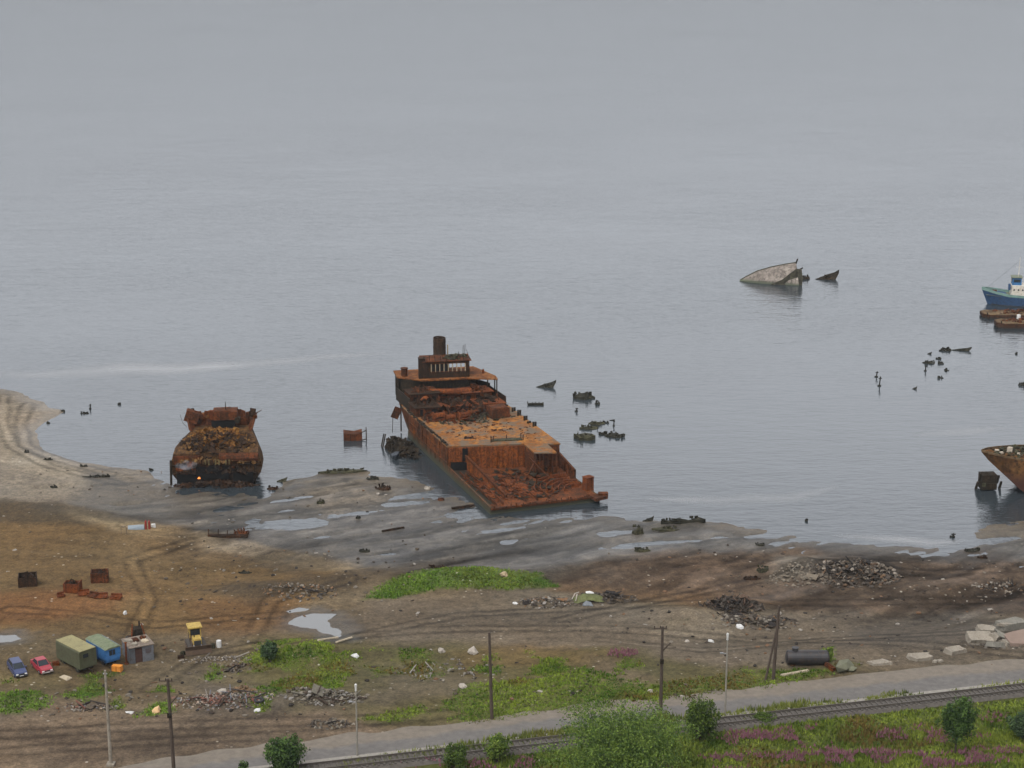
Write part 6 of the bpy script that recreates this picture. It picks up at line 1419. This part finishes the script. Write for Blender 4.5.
# ------------------------------------------------------------------ vegetation
M_leaf = attr_mat('leaves', 'pc', .7, .12, .25, 1.5, .2)
M_grass = attr_mat('grass_blades', 'pc', .8, .05, .2, .6, .25)
def leaves(center, lobes, n, size, pal, name, parent):
    V = np.empty((n * 4, 3)); C = np.empty((n, 3)); w = np.array([l[3] * l[4] * l[5] for l in lobes]) ** .8; w = w / w.sum()
    idx = rng.choice(len(lobes), n, p=w); lo = np.array(lobes)[idx]
    d = rng.normal(size=(n, 3)); d /= np.linalg.norm(d, axis=1, keepdims=True)
    r = rng.random(n) ** .45 * (1 + .10 * rng.normal(size=n))
    # clumps: push leaves to sprays so that gaps open between them
    pos = lo[:, :3] + d * r[:, None] * lo[:, 3:6]
    cell = np.floor(pos / .6 + .35 * rng.normal(size=pos.shape) * .5 + 100).astype(int); hsh = _tab[(cell[:, 0] * 7 + cell[:, 2] * 3) & 255, (cell[:, 1] * 5 + cell[:, 2] * 11) & 255]
    keep = hsh > .30
    pos = np.where(keep[:, None], pos, pos * .96 + lo[:, :3] * .04)
    u = rng.normal(size=(n, 3)); u /= np.linalg.norm(u, axis=1, keepdims=True)
    v = np.cross(u, rng.normal(size=(n, 3))); v /= np.linalg.norm(v, axis=1, keepdims=True)
    s = size * rng.uniform(.6, 1.35, n)[:, None]
    for k, (a, b) in enumerate(((-1, -.5), (1, -.5), (.8, .5), (-.8, .5))): V[k::4] = pos + u * s * a + v * s * b
    tone = np.clip(.45 + 1.3 * (hsh - .6) + .25 * rng.normal(size=n), 0, 1)[:, None]
    p0, p1 = np.array(pal[0]), np.array(pal[1]); C = p0 * (1 - tone) + p1 * tone
    ok = np.repeat(keep | (rng.random(n) < .35), 1)
    Fq = np.arange(n * 4).reshape(n, 4)[ok]
    return np_mesh(name, V, Fq, M_leaf, C[ok], 'pc', 'FACE', parent)
G1 = (L(56, 76, 34, .74), L(104, 124, 52, .74)); G2 = (L(44, 64, 36, .88), L(84, 108, 52, .88)); G3 = (L(66, 88, 38, .88), L(124, 142, 62, .88)); G4 = (L(50, 66, 46, .88), L(84, 104, 68, .88))
G1b = (L(62, 84, 38, .95), L(112, 132, 58, .95))
def shrub(label, px, py, wpx, hpx, n, pal, tree=False, leaf=.11, lob=9, name='bush', bare=0, droop=False):
    p = at(px, py); s = scale_at(p.y, p.z); W = wpx / s; H_ = hpx / s / .93
    t = thing(name, label, 'tree' if tree else 'bush', p, 0)
    lobes = []
    z0 = H_ * bare
    for k in range(lob):
        a = 6.2832 * k / lob + rnd.uniform(-.4, .4); rr = W * .5 * rnd.uniform(.3, .62) if k else 0
        zz = z0 + (H_ - z0) * (rnd.uniform(.28, .74) if k else .55); rw = W * rnd.uniform(.17, .27); rh = (H_ - z0) * rnd.uniform(.20, .32)
        if k == 0: rw, rh = W * .34, (H_ - z0) * .45
        fall = 1 - .35 * max(0, (zz - z0) / (H_ - z0) - .5)
        lobes.append((rr * math.cos(a) * fall, rr * math.sin(a) * .8 * fall, zz, rw, rw * .9, rh))
    for _ in range(lob):      # stray sprays that break the outline
        a = rnd.uniform(0, 6.28); e = rnd.uniform(.05, 1.2); k = rnd.uniform(.40, .55)
        lobes.append((W * k * math.cos(a) * math.cos(e), W * k * math.sin(a) * math.cos(e) * .8, z0 + (H_ - z0) * (.42 + .56 * math.sin(e)), W * rnd.uniform(.06, .11), W * .08, (H_ - z0) * rnd.uniform(.08, .13)))
    leaves(p, lobes, n, leaf, pal, 'crown', t)
    q = MB()
    if tree: q.tube((0, 0, -.2), (.05, 0, H_ * .5), .14, .09, 8)
    for l in lobes[:lob]:
        q.tube((rnd.uniform(-.15, .15), rnd.uniform(-.1, .1), -.1 if not tree else H_ * .3), (l[0], l[1], l[2] + l[5] * .4), .07, .02, 5)
    q.build('trunk' if tree else 'stems', plain('bark', L(84, 74, 62, .6), .9, .25, 3), t)
    return t
shrub('big round green willow bush at the bottom centre beside the rails', 620, 784, 150, 74, 40000, G1b, leaf=.10, lob=18)
shrub('round dark green bush by the road at the bottom left', 286, 775, 48, 39, 9000, G2, leaf=.12, lob=10)
shrub('upright green bush between the big round bush and the white lamp', 699, 741, 40, 46, 7500, G1, leaf=.12, lob=10)
shrub('small round-crowned tree with a short trunk in the flowery meadow at right', 955, 755, 40, 58, 8000, G2, True, .12, 10, 'small_tree', .22)
shrub('dark bush cut by the right picture edge in the meadow', 1023, 741, 34, 30, 4500, G4, leaf=.12, lob=8)
shrub('pale green shrub left of the big bush among the pink flowers', 498, 762, 30, 28, 3600, G3, leaf=.11, lob=7)
shrub('darker narrow shrub left of the pale green shrub', 457, 770, 30, 26, 3000, G1, leaf=.11, lob=7)
shrub('dark grey green bush standing in the green patch left of centre', 270, 662, 20, 21, 3400, G4, leaf=.13, lob=7)
shrub('small dark sapling at the bottom edge left of the round dark bush', 244, 776, 12, 16, 900, G2, leaf=.1, lob=5)
shrub('small bright green shrub at the right end of the black tank', 829, 662, 9, 15, 900, G3, leaf=.12, lob=5)
shrub('tall weed bush on the road verge left of the small meadow tree', 765, 722, 26, 9, 1200, G1, leaf=.1, lob=6)
# grass
def grass():
    V = []; C = []
    xs, ys = np.meshgrid(np.arange(len(GX)), np.arange(len(GY)), indexing='ij')
    tones = [(L(74, 104, 36, .66), L(128, 156, 58, .66)), (L(70, 98, 34, .66), L(130, 146, 54, .66)), (L(78, 92, 44, .68), L(140, 146, 72, .68)), (L(76, 98, 38, .68), L(138, 150, 60, .68))]
    out_v, out_c = [], []
    for (pts, dn, tone), m in zip(GRASS, gdens):
        ii = np.argwhere((m > .12) & (XX > -80) & (XX < 80))
        if not len(ii): continue
        k = int(len(ii) * .25 * (13 if tone != 3 else 11))      # tufts (cells are 0.25 m2)
        ch = ii[rng.integers(0, len(ii), k)]
        pm = m[ch[:, 0], ch[:, 1]]; kp = rng.random(k) < pm; ch = ch[kp]; k = len(ch)
        x = GX[ch[:, 0]] + rng.uniform(-.25, .25, k); y = GY[ch[:, 1]] + rng.uniform(-.25, .25, k); z = HH[ch[:, 0], ch[:, 1]]
        big = fbm(x, y, 4.5, 3, 60); hgt_ = np.clip(.30 + .28 * big + .12 * rng.random(k), .1, .8) * (1.9 if tone == 2 else 1.1 if tone == 3 else .62)
        tn = np.clip(.5 + .9 * fbm(x, y, 5, 4, 61 + tone) + .2 * rng.normal(size=k), 0, 1)
        c = np.array(tones[tone][0]) * (1 - tn[:, None]) + np.array(tones[tone][1]) * tn[:, None]
        dry = np.clip((fbm(x, y, 7, 4, 66) - .05) * 3.2, 0, .75)[:, None] * (rng.random((k, 1)) < .75) * (1 if tone in (1, 3) else .4)
        c = c * (1 - dry) + np.array(L(132, 98, 60, .5)) * dry
        for b in range(3):
            a = rng.uniform(0, 6.28, k); w = rng.uniform(.07, .16, k); ln = rng.uniform(.1, .35, k)
            base = np.stack([x + .15 * rng.normal(size=k), y + .15 * rng.normal(size=k), z - .03], 1)
            dx = np.stack([np.cos(a) * w, np.sin(a) * w, np.zeros(k)], 1)
            tip = base + np.stack([-np.sin(a) * ln * .7, np.cos(a) * ln * .7, hgt_ * rng.uniform(.7, 1.3, k)], 1)
            out_v.append(np.stack([base - dx, base + dx, tip], 1).reshape(-1, 3)); out_c.append(c * rng.uniform(.8, 1.15, (k, 1)))
    V = np.concatenate(out_v); C = np.concatenate(out_c)
    o = np_mesh('grass', V, np.arange(len(V)).reshape(-1, 3), M_grass, C)
    tag(o, 'uneven green and yellowish grass and weeds over the bank and meadow', None, kind='stuff')
grass()
def fireweed():
    out_v, out_c = [], []
    for px, py, rx, ry, n in [(800, 741, 6.5, 2.2, 620), (762, 744, 4, 1.6, 260), (835, 757, 6, 2.4, 620), (905, 765, 8, 3, 900), (950, 764, 6, 2.4, 420), (905, 737, 4.5, 2, 260), (850, 734, 4, 1.6, 200), (965, 742, 4, 1.5, 160), (1000, 755, 4, 1.8, 200), (510, 766, 5, 2.4, 420), (440, 768, 4, 1.5, 160), (735, 738, 3, 1.2, 140), (705, 766, 6, 2.4, 500), (755, 762, 5, 2, 300), (622, 656, 1.8, .9, 150), (1000, 720, 4, 1.0, 90)]:
        p = at(px, py)
        n = int(n * .95); a = rng.uniform(0, 6.28, n); r = rng.random(n) ** .7 * 1.2
        x = p.x + rx * r * np.cos(a); y = p.y + ry * r * np.sin(a)
        ok = fbm(x, y, 2.6, 3, 95) > -.05; x, y = x[ok], y[ok]; n = len(x)
        z = np.array([hgt(u, v) for u, v in zip(x, y)]) + rng.uniform(.3, .65, n)
        for b in range(2):
            a = rng.uniform(0, 6.28, n); w = rng.uniform(.05, .11, n); h = rng.uniform(.25, .5, n)
            base = np.stack([x + .06 * rng.normal(size=n), y + .06 * rng.normal(size=n), z], 1); dx = np.stack([np.cos(a) * w, np.sin(a) * w, np.zeros(n)], 1)
            tip = base + np.stack([.06 * rng.normal(size=n), .06 * rng.normal(size=n), h], 1)
            out_v.append(np.stack([base - dx, base + dx, tip], 1).reshape(-1, 3))
            t = rng.random((n, 1)); out_c.append(np.array(L(150, 94, 112, .52)) * t + np.array(L(176, 128, 138, .52)) * (1 - t))
    V = np.concatenate(out_v); o = np_mesh('fireweed_flowers', V, np.arange(len(V)).reshape(-1, 3), M_grass, np.concatenate(out_c))
    tag(o, 'pink fireweed flowers in drifts through the meadow', None, kind='stuff')
fireweed()

# ------------------------------------------------------------------ air, light, camera
def air():
    m = bpy.data.materials.new('haze_air'); m.use_nodes = True; nt = m.node_tree; nt.nodes.clear()
    out = nt.nodes.new('ShaderNodeOutputMaterial'); v = nt.nodes.new('ShaderNodeVolumePrincipled')
    v.inputs['Color'].default_value = (.84, .88, .92, 1); v.inputs['Density'].default_value = HAZE; v.inputs['Anisotropy'].default_value = .2
    nt.links.new(v.outputs[0], out.inputs['Volume'])
    top = max(float(HH.max()), CAMH) + 8
    b = MB(); b.box((0, 3200, (top - 8) / 2), (13400, 7200, top + 8)); o = b.build('haze', m); o['kind'] = 'stuff'; o['label'] = 'thin grey haze over the bay'
HAZE = .00007
air()
SUN_EL, SUN_AZ = R(58), R(205)       # azimuth measured clockwise from +Y
sd = bpy.data.lights.new('sun', 'SUN'); sd.energy = 1.4; sd.angle = R(30); sd.color = (1, .97, .93)
so = bpy.data.objects.new('sun', sd); col.objects.link(so)
dirv = Vector((math.sin(SUN_AZ) * math.cos(SUN_EL), math.cos(SUN_AZ) * math.cos(SUN_EL), math.sin(SUN_EL)))
so.rotation_euler = dirv.to_track_quat('Z', 'Y').to_euler(); so.location = (0, 0, 300)
wd = bpy.data.worlds.new('World'); scene.world = wd; wd.use_nodes = True
nt = wd.node_tree; bg = nt.nodes['Background']
sky = nt.nodes.new('ShaderNodeTexSky'); sky.sky_type = 'NISHITA'; sky.sun_disc = False
sky.sun_elevation = SUN_EL; sky.sun_rotation = SUN_AZ; sky.dust_density = 3; sky.air_density = 1.0
hs = node(nt, 'ShaderNodeHueSaturation', Saturation=.10); nt.links.new(sky.outputs[0], hs.inputs['Color'])
# cloud cover: an overcast sky is brighter overhead than near the horizon, with soft uneven cloud
tc = nt.nodes.new('ShaderNodeTexCoord').outputs['Generated']
sp = nt.nodes.new('ShaderNodeSeparateXYZ'); nt.links.new(tc, sp.inputs[0])
cl = noise(nt, tc, 2.2, 4, .55)
g1 = ramp(nt, sp.outputs['Z'], SKYRAMP if 'SKYRAMP' in globals() else [(0, (.50, .51, .55)), (.08, (.655, .67, .71)), (.16, (1.36, 1.39, 1.45)), (.24, (2.2, 2.23, 2.31)), (.38, (2.8, 2.82, 2.9)), (.6, (1.9, 1.92, 1.95)), (1, (1.5, 1.5, 1.52))])
g2 = ramp(nt, cl, [(.3, (.97, .97, .97)), (.7, (1.03, 1.03, 1.03))])
mm = mixc(nt, 1.0, hs.outputs[0], g1, 'MULTIPLY'); mm = mixc(nt, 1.0, mm, g2, 'MULTIPLY')
nt.links.new(mm, bg.inputs['Color']); bg.inputs['Strength'].default_value = .14
cam = bpy.data.cameras.new('camera'); co = bpy.data.objects.new('camera', cam); col.objects.link(co); scene.camera = co
cam.sensor_width = 36; cam.lens = F / 1024 * 36; cam.clip_start = 1; cam.clip_end = 20000
co.location = (0, 0, CAMH); co.rotation_euler = (math.pi / 2 - TH, 0, 0)
scene.view_settings.view_transform = 'Standard'; scene.view_settings.look = 'None'; scene.view_settings.gamma = 1
scene.view_settings.exposure = 0.2
scene.cycles.use_denoising = True
scene.cycles.max_bounces = 5; scene.cycles.diffuse_bounces = 2; scene.cycles.glossy_bounces = 3; scene.cycles.volume_bounces = 0
scene.cycles.sample_clamp_indirect = 4
